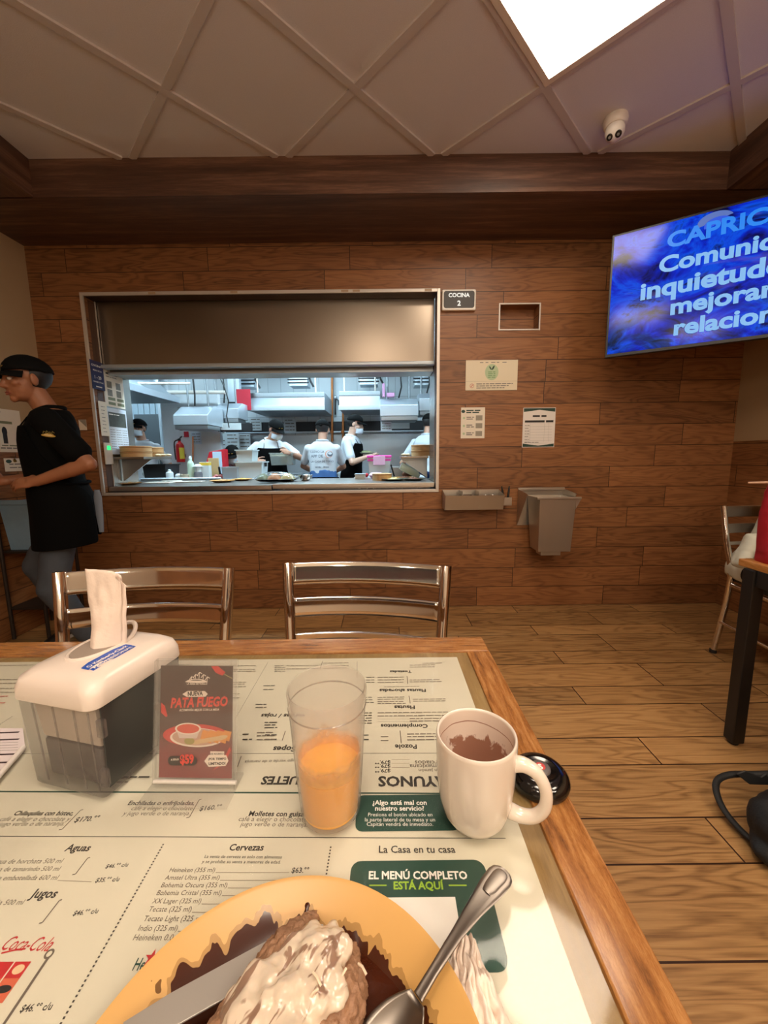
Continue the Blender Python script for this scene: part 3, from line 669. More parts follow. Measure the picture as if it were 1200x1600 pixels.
c = Canvas((0, 0, SZ), (1, 0, 0), (0, 1, 0), .00012, .0000025); P = c.px
DK = M('menu_dark_ink', (52, 46, 40), .6); MID = M('menu_grey_ink', (104, 92, 80), .6); PALEI = M('menu_pale_ink', (150, 138, 120), .6); GRN = M('menu_green', (24, 66, 54), .5); MRED = M('menu_red', (190, 40, 44), .5)
TT = lambda s, a, b, m=MID, **k: c.ptext(s, a, b, m, **k)
LN = lambda a, b, w=.0006, m=PALEI: c.line(P(*a), P(*b), w, m)
B = dict(bold=.025)
def hook(a, b): c.path([P(*q) for q in (( a[0] + 4, a[1] - 1), a, b, (b[0] - 5, b[1] + 1))], .0011, MID)
# rules across the sheet
LN((-200, 1236), (712, 1240), .0022, GRN); LN((-200, 1306), (790, 1310), .0009, DK); LN((-200, 1178), (705, 1177), .0007, DK)
# half that reads towards the camera
for s, a, b, k in (('Chilaquiles con bistec,', (20, 1274), (113, 1274), B), ('café a elegir o chocolate y', (-2, 1283), (107, 1283), {}), ('jugo verde o de naranja.', (-4, 1291), (99, 1290), {}),
                   ('Enchiladas o enfrijoladas,', (199, 1258), (303, 1258), B), ('café a elegir o chocolate', (204, 1266), (300, 1266), {}), ('y jugo verde o de naranja.', (191, 1274), (296, 1274), {}),
                   ('Molletes con guisado,', (388, 1275), (489, 1276), B), ('café a elegir o chocolate y', (372, 1283), (487, 1284), {}), ('jugo verde o de naranja.', (375, 1291), (480, 1292), {})): TT(s, a, b, DK if k else MID, tall=1.05, **k)
hook((126, 1266), (97, 1296)); hook((311, 1250), (296, 1277))
for s, a, b in (('$170.°°', (115, 1285), (152, 1282)), ('$160.°°', (311, 1267), (345, 1264)), ('$46.°° c/u', (164, 1357), (199, 1354)), ('$35.°° c/u', (148, 1379), (185, 1377)), ('$46.°° c/u', (113, 1431), (152, 1427)), ('$46.°° c/u', (30, 1582), (79, 1578)), ('$63.°°', (455, 1364), (482, 1364))): TT(s, a, b, DK, bold=.02, tall=1.05)
TT('Aguas', (100, 1330), (138, 1330), DK, **B); TT('Jugos', (45, 1403), (85, 1403), DK, **B); TT('Cervezas', (357, 1329), (411, 1329), DK, **B)
for s, a, b in (('Agua de horchata 500 ml', (-14, 1350), (95, 1349)), ('Agua de tamarindo 500 ml', (-20, 1362), (91, 1361)), ('Agua embotellada 600 ml', (-22, 1376), (88, 1375)), ('de naranja 500 ml', (-45, 1415), (34, 1414))): TT(s, a, b)
LN((90, 1376), (143, 1378)); hook((137, 1341), (118, 1366)); hook((93, 1407), (66, 1442))
c.dots(P(256, 1318), P(92, 1605), 46, .0016, DK); c.dots(P(517, 1322), P(505, 1398), 14, .0016, DK)
TT('La venta de cerveza es solo con alimentos', (319, 1341), (440, 1342), DK); TT('y se prohíbe su venta a menores de edad.', (315, 1349), (438, 1350), DK)
for i, (s, x0, y, x1, xe) in enumerate((('Heineken (355 ml)', 264, 1363, 335, 452), ('Amstel Ultra (355 ml)', 257, 1375, 342, 450), ('Bohemia Oscura (355 ml)', 251, 1387, 354, 440), ('Bohemia Cristal (355 ml)', 244, 1399, 345, 420), ('XX Lager (325 ml)', 237, 1412, 313, 400), ('Tecate (325 ml)', 231, 1425, 298, 380), ('Tecate Light (325 ml)', 223, 1440, 318, 370), ('Indio (325 ml)', 215, 1455, 276, 360), ('Heineken 0.0 (355 ml)', 207, 1470, 312, 350))):
    TT(s, (x0, y), (x1, y), MID); LN((x1 + 2, y + 1), (xe, y + 1))
TT('Heineken', (206, 1517), (262, 1517), GRN, tall=1.5, bold=.01); q = P(237, 1497)
c.poly([(q[0] + .006 * (1 if k % 2 == 0 else .4) * sin(k * pi / 5), q[1] + .006 * (1 if k % 2 == 0 else .4) * cos(k * pi / 5)) for k in range(10)], MRED)
# soft-drink block: red script, two-tone pictures, connecting line
TT('Coca-Cola', (-2, 1485), (74, 1487), MRED, shear=.35, tall=1.45, bold=.0); a_, b_ = P(2, 1490), P(40, 1483); c.path([a_, ((a_[0] + b_[0]) / 2, a_[1] + .002), b_], .0012, MRED)
r0, r1, r2 = P(8, 1503), P(49, 1503), P(3, 1568); w_ = r1[0] - r0[0]; hgt = r1[1] - r2[1]; x0_, y1_ = r1[0] - 2 * w_, r1[1]
c.rect(x0_, y1_ - hgt, r1[0], y1_, M('menu_orange', (206, 100, 70), .5)); c.rect(x0_, y1_ - hgt * .42, r1[0], y1_, MRED); c.line((r1[0] - w_ * .62, y1_), (r1[0] - w_ * .62, y1_ - hgt), .0012, SHEET)
c.ell(r1[0] - w_ * .28, y1_ - hgt * .2, w_ * .2, hgt * .13, M('menu_cream', (224, 190, 150), .5)); c.ell(r1[0] - w_ * .3, y1_ - hgt * .68, w_ * .26, hgt * .10, INK)
c.ell(*P(77, 1491), .0035, .0035, MID); c.ell(*P(77, 1491), .002, .002, SHEET); c.path([P(76, 1496), P(24, 1574), P(20, 1580), P(4, 1604)], .0022, MID)
# green service box and green menu box (their codes are left blank)
g0, g1 = P(566, 1243), P(553, 1300); c.rect(g1[0] + .001, g1[1], g1[0] + .118, g0[1], GRN, .008)
for s, a, b, k in (('¿Algo está mal con', (582, 1258), (667, 1258), B), ('nuestro servicio?', (586, 1267), (663, 1267), B), ('Presiona el botón ubicado en', (575, 1276), (676, 1276), {}), ('la parte lateral de tu mesa y un', (570, 1284), (680, 1284), {}), ('Capitán vendrá de inmediato.', (573, 1291), (677, 1291), {})): TT(s, a, b, WINK, tall=1.05, **k)
TT('La Casa en tu casa', (592, 1333), (712, 1333), DK, bold=.012)
h0, h1, h2 = P(549, 1346), P(754, 1346), P(792, 1520); c.rect(h0[0], h2[1], h1[0] + .001, h0[1], GRN, .01)
TT('EL MENÚ COMPLETO', (576, 1374), (731, 1374), WINK, bold=.03); TT('ESTÁ AQUÍ', (615, 1390), (694, 1390), LIME, bold=.03); LN((577, 1384), (604, 1384), .0012, LIME); LN((701, 1384), (729, 1384), .0012, LIME)
k0, k1, k2 = P(590, 1402), P(711, 1402), P(736, 1505); c.rect(k0[0], k2[1], k1[0], k1[1], WINK)
# half that reads from the far side
for s, a, b, k in (('DESAYUNOS', (741, 1214), (591, 1214), dict(bold=.035)), ('PAQUETES', (510, 1214), (411, 1214), dict(bold=.035, shear=0))): TT(s, a, b, DK, **k)
for s, a, b in (('Pozole', (651, 1164), (617, 1164)), ('Complementos', (668, 1132), (595, 1132)), ('Flautas', (648, 1103), (616, 1103)), ('Flautas ahogadas', (665, 1077), (593, 1077)), ('Tostadas', (643, 1048), (609, 1048)), ('Sopes', (463, 1167), (428, 1167)), ('verdes / rojas', (478, 1116), (409, 1116))): TT(s, a, b, DK, bold=.03)
for i, y in enumerate((1189, 1195, 1202)): TT(('divorciados', 'a la mexicana', 'con jamón')[i], ((705, 700, 692)[i], y), ((648, 640, 654)[i], y), MID, bold=.01); TT('$79.°°', (610, y), (586, y), DK, bold=.02); LN((612, y - 2), (640, y - 2))
TT('y jugo verde o de naranja', (470, 1187), (383, 1189), MID); LN((377, 1182), (371, 1199), .0011, MID)
def small(x0, x1, ys, m=MID, h=.0028):
    for y in ys: a, b = P(x0, y), P(x1, y); c.scribble(a[0], b[0], a[1] - h, h, m)
small(595, 611, (1150, 1156)); small(636, 690, (1146, 1150, 1155)); LN((625, 1142), (627, 1162), .0011, MID)
small(567, 582, (1147, 1154), DK, .004); small(560, 581, (1113, 1117, 1121, 1125, 1129), DK, .0034); small(590, 700, (1113, 1118)); small(640, 690, (1122, 1126))
for y in (1115, 1120, 1124, 1128): LN((590, y), (660, y), .0004)
small(568, 584, (1089, 1093, 1097), DK, .003); small(590, 634, (1089, 1092, 1096, 1099)); small(645, 696, (1092, 1095)); LN((639, 1088), (641, 1100), .001, MID)
small(572, 585, (1058, 1062, 1066), DK, .0028); small(590, 631, (1058, 1062, 1066)); small(640, 690, (1062, 1065)); LN((636, 1057), (637, 1069), .001, MID)
small(600, 655, (1073,), MID, .002); small(640, 682, (1039, 1042)); small(660, 690, (1036,)); LN((558, 1034), (558, 1060), .0008)
small(415, 433, (1147, 1154), DK, .004); small(380, 395, (1146, 1154), DK, .004) ; small(402, 431, (1144, 1149, 1155)); LN((446, 1143), (441, 1158), .0011, MID)
small(414, 434, (1128, 1132, 1136), DK, .0034); small(400, 417, (1100, 1105), DK, .003); small(412, 430, (1071, 1077), DK, .003); small(429, 446, (1040, 1043, 1046, 1049), DK, .0026)
small(448, 498, (1040, 1045)); small(505, 545, (1036, 1040, 1044)); LN((504, 1034), (500, 1046), .001, MID); small(365, 400, (1040, 1046, 1049)); small(365, 385, (1066, 1069, 1073)); small(365, 375, (1084, 1090))
c.dots(P(419, 1035), P(366, 1127), 40, .0008, DK); LN((361, 1032), (366, 1236), .0006)
small(-20, 60, (1040, 1062, 1068, 1076, 1082), MID); small(0, 14, (1088, 1098), MRED, .003); c.dots(P(20, 1120), P(-10, 1140), 10, .0012, DK); small(150, 205, (1195, 1200, 1216, 1222)); small(195, 240, (1213,), DK, .004); small(170, 300, (1040, 1044))
pr = c.build('menu_print', sheet)

# leaflet half under the napkin box
LP = M('leaflet_paper', (226, 214, 214), .5); LST = M('leaflet_stripe', (46, 30, 34), .5)
t = thing('leaflet', 'white folded leaflet with dark stripes at the left edge of the near table', 'leaflet', (-.47, .5, TZ))
q = [at_z(36, 1140, TZ), at_z(40, 1172, TZ), at_z(-5, 1222, TZ), at_z(-60, 1222, TZ), at_z(-60, 1140, TZ)]
mb = MB(); mb.prism([(p.x, p.y) for p in q], (0, 0, TZ + .0002), (1, 0, 0), (0, 1, 0), (0, 0, .002), LP); body = mb.build('sheet', t)
c = Canvas((0, 0, TZ + .0022), (1, 0, 0), (0, 1, 0), .0001, .00002)
for y in (1144, 1155, 1178, 1191, 1204): a, b = c.px(-50, y + 3), c.px(min(30, 36 - max(0, y - 1172) * .9), y); c.line(a, b, .0028, LST)
for y in (1160, 1164, 1168, 1172): c.line(c.px(-50, y + 3), c.px(28, y), .0006, MID)
c.build('print', t)
mb = MB(); a, b = at_z(37, 1172, TZ), at_z(-12, 1230, TZ); mb.tube([a + V((0, 0, .004)), b + V((0, 0, .004))], .0036, M('sleeve_edge', (232, 224, 216), .3), 10); mb.build('edge_strip', t)

# ------------------------------------------------------------------ napkin dispenser
ang = radians(-14); u = V((cos(ang), sin(ang), 0)); w = V((-sin(ang), cos(ang), 0)); C0 = V((-.377, .490, TZ)); Z = V((0, 0, 1))
t = thing('napkin_dispenser', 'clear plastic napkin dispenser with a white lid and one napkin sticking up', 'dispenser', C0)
L = lambda a, b, z: C0 + u * a + w * b + Z * z
HW, HD, HB = .0605, .068, .124
BODY = clear('smoky_plastic', (150, 140, 136), .30, .08); INSERT = M('slate_insert', (54, 54, 52), .25)
def rr(hw, hd, r, z, n=5):
    pts = []
    for cx, cy, a in ((hw - r, -hd + r, -90), (hw - r, hd - r, 0), (-hw + r, hd - r, 90), (-hw + r, -hd + r, 180)):
        for k in range(n): q = radians(a + 90 * k / (n - 1)); pts.append(L(cx + r * cos(q), cy + r * sin(q), z))
    return pts
mb = MB(); mb.loft([rr(.053, .060, .006, .0006), rr(.056, .063, .008, .006), rr(HW, HD, .009, HB)], BODY); body = mb.build('body', t)
for x in (-.03, .0, .03, .05): mb = MB(); mb.hexa([L(x - .001, -.0636, .012), L(x + .001, -.0636, .012), L(x + .001, -.0625, .012), L(x - .001, -.0625, .012), L(x * 1.06 - .001, -.0688, .118), L(x * 1.06 + .001, -.0688, .118), L(x * 1.06 + .001, -.0675, .118), L(x * 1.06 - .001, -.0675, .118)], BODY); mb.build('rib', body)
mb = MB(); mb.hexa([L(-.047, -.052, .060), L(.047, -.052, .060), L(.047, .056, .060), L(-.047, .056, .060), L(-.050, -.058, .122), L(.050, -.058, .122), L(.050, .060, .122), L(-.050, .060, .122)], M('napkin_stack', (214, 200, 184), .9, var=.04, vscale=200), .004); mb.build('napkin_stack', t)
mb = MB(); mb.hexa([L(-.046, -.050, .006), L(.046, -.050, .006), L(.046, .054, .006), L(-.046, .054, .006), L(-.047, -.052, .058), L(.047, -.052, .058), L(.047, .056, .058), L(-.047, .056, .058)], M('pusher_grey', (92, 84, 82), .5, var=.2, vscale=30), .004); mb.build('pusher', t)
mb = MB(); mb.hexa([L(.0545, -.056, .012), L(.0565, -.056, .012), L(.0565, .058, .012), L(.0545, .058, .012), L(.0602, -.060, .120), L(.0622, -.060, .120), L(.0622, .062, .120), L(.0602, .062, .120)], INSERT, .0006); mb.build('side_insert', t)
for z in (.03, .095): mb = MB(); mb.box(L(HW - .002 + (z - .06) * .06, -HD + .008, z), (.010, .006, .022), BODY, .001, Matrix.Rotation(ang, 3, 'Z')); mb.build('hinge', body)
LID = M('lid_plastic', (222, 208, 196), .28)
mb = MB(); mb.loft([rr(HW + .001, HD + .001, .012, HB - .004, 7), rr(HW + .0035, HD + .0035, .016, HB - .002, 7), rr(HW + .0035, HD + .0035, .018, HB + .012, 7), rr(HW + .0005, HD + .0005, .020, HB + .022, 7), rr(HW - .008, HD - .008, .022, HB + .029, 7), rr(HW - .022, HD - .020, .020, HB + .0325, 7), rr(.004, .004, .003, HB + .0335, 7)], LID); lid = mb.build('lid', t, 60)
# raised lip round the napkin slot, rising to an arch at the back
pts = []
for k in range(36):
    a = 2 * pi * k / 36; x, y = .026 * cos(a), .046 * sin(a); pts.append(L(-.012 + x, .012 + y, HB + .033 + .012 * max(0, sin(a)) ** 2 - .001))
mb = MB(); mb.tube(pts, .0030, LID, 8, closed=True); mb.build('slot_lip', lid)
mb = MB(); mb.loft([[L(-.012 + .024 * cos(2 * pi * k / 24), .012 + .043 * sin(2 * pi * k / 24), z) for k in range(24)] for z in (HB + .0332, HB + .0340)], M('slot_shade', (150, 136, 124), .8)); mb.build('slot', lid)
TIS = M('tissue', (232, 214, 200), .85, bump=.25, bscale=120)
def tis(a, b):
    x = -.036 + .056 * a + .006 * b; crown = min(1, b * 1.4); y = .006 - .012 * sin(a * pi) * (1 - b) ** 1.5 + .020 * (a - .5) ** 2 * 4 * (1 - b) * .5 + .012 * b + .002 * noise.noise(V((a * 5, b * 6, 1)))
    z = HB + .031 + .104 * b - .006 * max(0, a - .78) / .22 * (b > .93)
    x = -.012 + (x + .012) * (.86 + .22 * crown - .05 * b); x -= .0 if not (a > .9 and b > .85) else (a - .9) * .06
    return L(x - .006 * b, y, z)
for k in range(2):
    mb = MB(); mb.grid(lambda a, b: tis(a, b) + w * (.004 * k) + u * (.003 * k) - Z * (.004 * k), 22, 26, TIS); o = mb.build('napkin' if k == 0 else 'napkin_fold', t, 180)
    sm = o.modifiers.new('thick', 'SOLIDIFY'); sm.thickness = .0006
# label lies along the lid's right half
lu, lv = w, (-u + Z * .08).normalized(); c = Canvas(L(.040, -.046, HB + .0300), lu, lv, .0012, .00008); BLU = M('label_blue', (40, 84, 176), .4); LBW = M('label_white', (236, 228, 222), .4)
mb = MB(); a = [c.P(0, 0), c.P(.062, 0), c.P(.062, .020), c.P(.045, .0235), c.P(.012, .0235), c.P(0, .020)]; mb.face(a, LBW); mb.mats
c.mb.absorb(mb.bm, LBW); c.l += .0001
c.rect(0, .0075, .062, .019, BLU); c.poly([(0, .019), (.062, .019), (.045, .0228), (.012, .0228)], BLU); c.rect(.001, .001, .061, .0065, BLU); c.ell(.006, .013, .003, .003, LBW); c.ell(.006, .013, .0018, .0018, BLU)
c.text('Kimberly-Clark', (.011, .0105), (.058, .0105), LBW, bold=.03); c.text('PROFESSIONAL', (.004, .0022), (.058, .0022), LBW, bold=.02, tall=.8); lb = c.build('label', lid)
from mathutils.bvhtree import BVHTree
_bv = BVHTree.FromPolygons([v.co for v in lid.data.vertices], [list(p.vertices) for p in lid.data.polygons])
_pl = c.o.copy()
for v in lb.data.vertices:      # the sticker follows the curve of the lid
    hgt_ = (v.co - _pl).dot(c.n); hit = _bv.ray_cast(v.co + Z * .05, -Z)
    if hit[0] is not None: v.co.z = hit[0].z + .00025 + (hgt_ - .0012) * 1.5

# ------------------------------------------------------------------ acrylic card stand
b0 = at_z(240, 1228, TZ); b1 = at_z(369, 1230, TZ); cu_ = (b1 - b0); CWD = cu_.length; cu_.normalize(); cn = V((cu_.y, -cu_.x, 0)); lean = radians(10.5); cv = (Z * cos(lean) - cn * sin(lean)).normalized(); CH = .152
t = thing('card_stand', 'clear acrylic stand with a dark red promotional card on the near table', 'stand', (b0 + b1) / 2)
AC = clear('acrylic', (226, 222, 214), .10, .03); base = b0 + Z * .004
mb = MB(); mb.prism([(0, 0), (CWD, 0), (CWD, CH), (0, CH)], base, cu_, cv, cn.lerp(cv, 0) * .002 + cn * .0012, AC, .0006)
mb.prism([(0, 0), (CWD, 0), (CWD, CH), (0, CH)], base - cn * .0046, cu_, cv, cn * .0022, AC, .0006)
mb.prism([(0, 0), (.0025, 0), (.0025, CH), (0, CH)], base - cn * .0024, cu_, cv, cn * .0022, AC); mb.build('holder', t)
mb = MB(); mb.prism([(-.002, -.032), (CWD + .002, -.032), (CWD + .002, .020), (-.002, .020)], b0 + Z * .0004, cu_, -cn, Z * .0028, AC, .0008); mb.build('foot', t)
mb = MB(); mb.tube([b0 + Z * .005 - cn * .0015, b1 + Z * .005 - cn * .0015], .0026, M('acrylic_bend', (236, 230, 220), .2), 10); mb.build('bend', t)
_t = NT('card_ground'); s_ = _t.sep(_t.coord()); f = _t.math('DIVIDE', _t.math('SUBTRACT', s_[2], TZ), .15); f = _t.math('ADD', f, _t.math('MULTIPLY', _t.math('SUBTRACT', _t.noise(_t.coord(), 30, 4, .6), .5), .35))
CARD = _t.set(col=_t.ramp(f, [(.05, lin((132, 34, 36))), (.32, lin((118, 36, 36))), (.45, lin((78, 44, 38))), (.95, lin((66, 46, 38)))]), rough=.35)
mg = .006; cb = base - cn * .0021 + cu_ * mg + cv * .006
mb = MB(); mb.prism([(0, 0), (CWD - 2 * mg, 0), (CWD - 2 * mg, CH - .014), (0, CH - .014)], cb, cu_, cv, cn * .0006, CARD); card = mb.build('card', t)
c = Canvas(cb + cn * .0006, cu_, cv, .0001, .00003); w_, h_ = CWD - 2 * mg, CH - .014
CRD = M('card_red', (214, 60, 44), .5); CCR = M('card_cream', (228, 212, 196), .5); CDK = M('card_dark', (44, 34, 30), .5); CHL = M('card_chilli', (196, 44, 38), .5)
X = lambda px_, py_: c.px(px_, py_)
def xy(fx, fy): return (w_ * fx, h_ * (1 - fy))
# pot-and-palms mark with its line of lettering
for k in range(5): q = xy(.40 + .055 * k, .085 + .02 * abs(k - 2)); c.path([q, (q[0] + .003, q[1] + .004), (q[0] + .006, q[1] + .002)], .0009, CCR); c.path([(q[0] + .003, q[1] + .004), (q[0] + .002, q[1] - .006)], .0007, CCR)
q = xy(.5, .142); c.ell(q[0], q[1], .013, .0035, CCR, a0=0, a1=180); c.ell(q[0], q[1] + .0007, .008, .002, CDK, a0=0, a1=180); c.ell(q[0], q[1], .0145, .0014, CCR); c.text('LA CASA DE TOÑO', xy(.37, .168), xy(.63, .168), CCR, bold=.03)
c.poly([xy(.31, .255), xy(.38, .225), xy(.62, .225), xy(.66, .25), xy(.63, .275), xy(.37, .278)], CCR); c.text('NUEVA', xy(.385, .27), xy(.595, .262), CDK, bold=.05, tall=1.25)
c.text('PATA FUEGO', xy(.15, .375), xy(.93, .355), CRD, bold=.035, shear=.22, tall=1.35); c.text('ACOMPAÑA MEJOR CON LA MESA', xy(.27, .408), xy(.82, .398), CCR, bold=.02, shear=.2, tall=1.2)
CHI = CHL
c.poly([xy(.70, .0), xy(.80, .0), xy(.90, .055), xy(.86, .085), xy(.77, .06)], CHL); c.line(xy(.88, .07), xy(.995, .11), .001, M('card_stalk', (150, 140, 90), .5))
c.poly([xy(.02, .33), xy(.07, .36), xy(.11, .45), xy(.09, .46), xy(.02, .42)], CHL); c.poly([xy(.97, .72), xy(.99, .75), xy(.90, .87), xy(.74, .93), xy(.88, .84)], CHL)
q = xy(.5, .62); c.ell(*q, w_ * .45, h_ * .10, CHL); c.ell(q[0] + w_ * .02, q[1] - h_ * .02, w_ * .37, h_ * .085, CCR); c.ell(q[0] + w_ * .02, q[1] - h_ * .015, w_ * .34, h_ * .075, M('card_plate', (190, 150, 130), .5))
TOR = M('card_tortilla', (216, 140, 60), .5, var=.3, vscale=300)
for k in range(7): a = xy(.60 + .05 * k, .57 + .02 * (k % 2)); c.poly([a, (a[0] + .009, a[1] - .002), (a[0] + .006, a[1] - .014), (a[0] - .003, a[1] - .011)], TOR)
for k in range(4): a = xy(.55 + .10 * k, .675 - .012 * k); c.ell(*a, .009, .0028, M('card_masa', (206, 176, 130), .5), rot=.25)
c.ell(*xy(.42, .67), w_ * .07, h_ * .032, M('card_lime', (150, 140, 70), .5)); a = xy(.40, .56); c.poly([(a[0] - w_ * .17, a[1]), (a[0] + w_ * .17, a[1]), (a[0] + w_ * .12, a[1] - h_ * .085), (a[0] - w_ * .12, a[1] - h_ * .085)], M('card_bowl', (206, 186, 176), .5)); c.ell(*a, w_ * .18, h_ * .052, CCR); c.ell(*a, w_ * .155, h_ * .042, M('card_salsa', (206, 74, 50), .5, var=.35, vscale=500))
a = xy(.33, .845); c.rect(a[0] - w_ * .2, a[1] - h_ * .042, a[0] + w_ * .2, a[1] + h_ * .042, CDK, h_ * .04); c.text('A SOLO', xy(.17, .845), xy(.28, .84), CCR, bold=.03, tall=1.1); c.text('$59', xy(.30, .87), xy(.49, .862), CRD, bold=.05, tall=1.3)
c.poly([xy(.63, .845), xy(.69, .79), xy(.93, .79), xy(.96, .84), xy(.92, .885), xy(.69, .895)], CCR); c.rect(*xy(.71, .795), *xy(.90, .757), CCR); c.text('DE REGRESO', xy(.715, .788), xy(.895, .785), CDK, bold=.03); c.text('¡POR TIEMPO', xy(.685, .835), xy(.93, .83), CDK, bold=.04); c.text('LIMITADO!', xy(.69, .878), xy(.92, .872), CDK, bold=.04)
c.build('card_print', card)

# ------------------------------------------------------------------ tumbler of juice
G = V((-.0655, .4015, TZ)); t = thing('tumbler', 'frosted ribbed plastic tumbler half full of orange juice', 'glass', G)
FR = clear('frosted_plastic', (244, 234, 222), .19, .22); Hh = .155
def gr(z): return .0335 + .0098 * (z / Hh) ** .9
mb = MB(); prof = [(.0, .0005), (.030, .0005), (.0330, .003)] + [(gr(z), z) for z in (.012, .05, .09, .125)] + [(gr(.135) + .0004, .135), (.0440, .152), (.0432, .1555), (.0418, .1545)] + [(gr(z) - .0022, z) for z in (.135, .09, .05, .010)] + [(.028, .006), (0, .006)]
mb.lathe(prof, G, FR, 96); body = mb.build('cup', t, 60)
for v in body.data.vertices:      # moulded ribs under the drinking rim
    p = v.co - G
    if .014 < p.z < .132 and Vector((p.x, p.y)).length > gr(p.z) - .0012: a = atan2(p.y, p.x); v.co += V((cos(a), sin(a), 0)) * .0003 * cos(a * 48)
mb = MB(); mb.lathe([(gr(.134) + .0004, .1335), (gr(.134) + .0012, .1345), (gr(.134) + .0004, .1355)], G, clear('ring_plastic', (180, 166, 150), .45, .2), 64, closed=True); mb.build('drinking_ring', t, 60)
JU = M('orange_juice', (255, 178, 8), .35, sss=.1); mb = MB(); mb.lathe([(0, .0065)] + [(gr(z) - .0026, z) for z in (.0068, .02, .04, .058)] + [(.0, .0584)], G, JU, 48); mb.build('juice', t, 60)
_t = NT('pulp_film'); s_ = _t.sep(_t.coord()); nz = _t.noise(_t.coord(), 45, 4, .6); hgt = _t.math('DIVIDE', _t.math('SUBTRACT', s_[2], TZ + .058), .036); mk = _t.math('SUBTRACT', nz, _t.math('MULTIPLY', hgt, .95)); mk = _t.math('MULTIPLY', _t.math('ADD', mk, .12), 1.5, clamp=True)
tr = _t.n('ShaderNodeBsdfTransparent'); mx = _t.n('ShaderNodeMixShader'); _t.t.links.new(mk, mx.inputs[0]); _t.t.links.new(tr.outputs[0], mx.inputs[1]); _t.t.links.new(_t.b.outputs[0], mx.inputs[2]); _t.t.links.new(mx.outputs[0], _t.out.inputs['Surface']); FILM = _t.set(col=lin((250, 186, 60)), rough=.5)
mb = MB(); mb.lathe([(gr(z) - .0030, z) for z in (.0586, .075, .09, .105)] + [(gr(z) - .0034, z) for z in (.105, .09, .075, .0586)], G, FILM, 48, closed=True); mb.build('pulp_film', t, 60)

# ------------------------------------------------------------------ mug
Q = V((.0985, .3905, TZ)); t = thing('mug', 'cream ceramic mug with chocolate dregs standing on the glass', 'mug', Q)
CER = M('mug_glaze', (226, 214, 200), .12, spec=.6, coat=.5)
_t = NT('mug_inside'); s_ = _t.sep(_t.coord()); nz = _t.noise(_t.scale(_t.coord(), (70, 70, 35)), 1.0, 4, .65, .6); hz = _t.math('DIVIDE', _t.math('SUBTRACT', s_[2], TZ + .045), .05)
nv = _t.math('ADD', nz, _t.math('MULTIPLY', hz, -.62)); mk = _t.ramp(nv, [(.20, (0, 0, 0)), (.27, (1, 1, 1))])
ln = _t.math('LESS_THAN', _t.math('ABSOLUTE', _t.math('SUBTRACT', s_[2], _t.math('ADD', TZ + .0855, _t.math('MULTIPLY', _t.noise(_t.coord(), 30, 2), .006)))), .0006)
mk = _t.math('MAXIMUM', _t.math('MULTIPLY', mk, .85), _t.math('MULTIPLY', ln, .8)); INS = _t.set(col=_t.mix(mk, lin((228, 210, 194)), lin((140, 82, 54))), rough=.18, coat=.3)
mb = MB(); prof = [(0, .001), (.026, .001), (.0300, .0035), (.0352, .012), (.0400, .030), (.0425, .055), (.0434, .085), (.0438, .101), (.0430, .1045), (.0418, .1050), (.0405, .1038)]
mb.lathe(prof + [(.0403, .102)], Q, CER, 64, caps=False); mb.lathe([(.0403, .102), (.0400, .085), (.0392, .055), (.036, .028), (.030, .012), (0, .009)], Q, INS, 64, caps=False); mb.build('cup', t, 75)
mb = MB(); mb.lathe([(0, .035), (.0372, .035), (.0370, .0375), (0, .0375)], Q, M('chocolate', (132, 78, 50), .2, var=.1), 40); mb.build('chocolate', t, 60)
ha = radians(-24); hu = V((cos(ha), sin(ha), 0)); pts = [Q + hu * r + Z * z for r, z in ((.0395, .080), (.050, .0825), (.062, .078), (.0705, .066), (.0735, .052), (.0715, .038), (.063, .0265), (.050, .022), (.0375, .0235))]
def spl(p, n=5):
    out = []
    for k in range(len(p) - 1):
        a, b, c_, d = p[max(k - 1, 0)], p[k], p[k + 1], p[min(k + 2, len(p) - 1)]
        for j in range(n):
            s = j / n; out.append(.5 * ((2 * b) + (c_ - a) * s + (2 * a - 5 * b + 4 * c_ - d) * s * s + (-a + 3 * b - 3 * c_ + d) * s ** 3))
    return out + [p[-1]]
pp = spl(pts); mb = MB(); mb.tube(pp, [.0085 - .0022 * sin(pi * k / (len(pp) - 1)) for k in range(len(pp))], CER, 16, flat=1.0); mb.build('handle', t, 80)

# ------------------------------------------------------------------ call button
Bc = V((.1915, .4385, TZ)); t = thing('call_button', 'glossy black call button stuck on the oak table rim behind the mug', 'button', Bc)
BG = M('button_black', (14, 13, 13), .12, coat=.5); rot = Matrix.Rotation(radians(-35), 3, 'Z')
mb = MB(); rings = []
for k, (r, z) in enumerate(((.030, .0005), (.0345, .001), (.0355, .006), (.0335, .012), (.029, .0165), (.024, .0185), (.0185, .0185), (.0165, .0172), (.0, .0172))):
    rings.append([Bc + rot @ V((max(r, 1e-5) * cos(2 * pi * j / 48) * 1.0, max(r, 1e-5) * sin(2 * pi * j / 48) * (1.06 if sin(2 * pi * j / 48) < 0 else .98), z)) for j in range(48)])
mb.loft(rings, BG); mb.build('body', t, 60)
mb = MB(); mb.lathe([(0, .0173), (.0125, .0173), (.0120, .0192), (.010, .0200), (0, .0202)], Bc, M('button_grey', (92, 86, 84), .35), 32); mb.build('push_face', t, 60)
c = Canvas(Bc + Z * .0202, (1, .05, 0), (-.05, 1, 0), .0003, .00005); c.ell(0, 0, .0062, .0062, M('button_red', (190, 60, 56), .4)); c.text('S', (-.0026, -.0040), (.0026, -.0040), WINK, bold=.05); c.build('symbol', t)
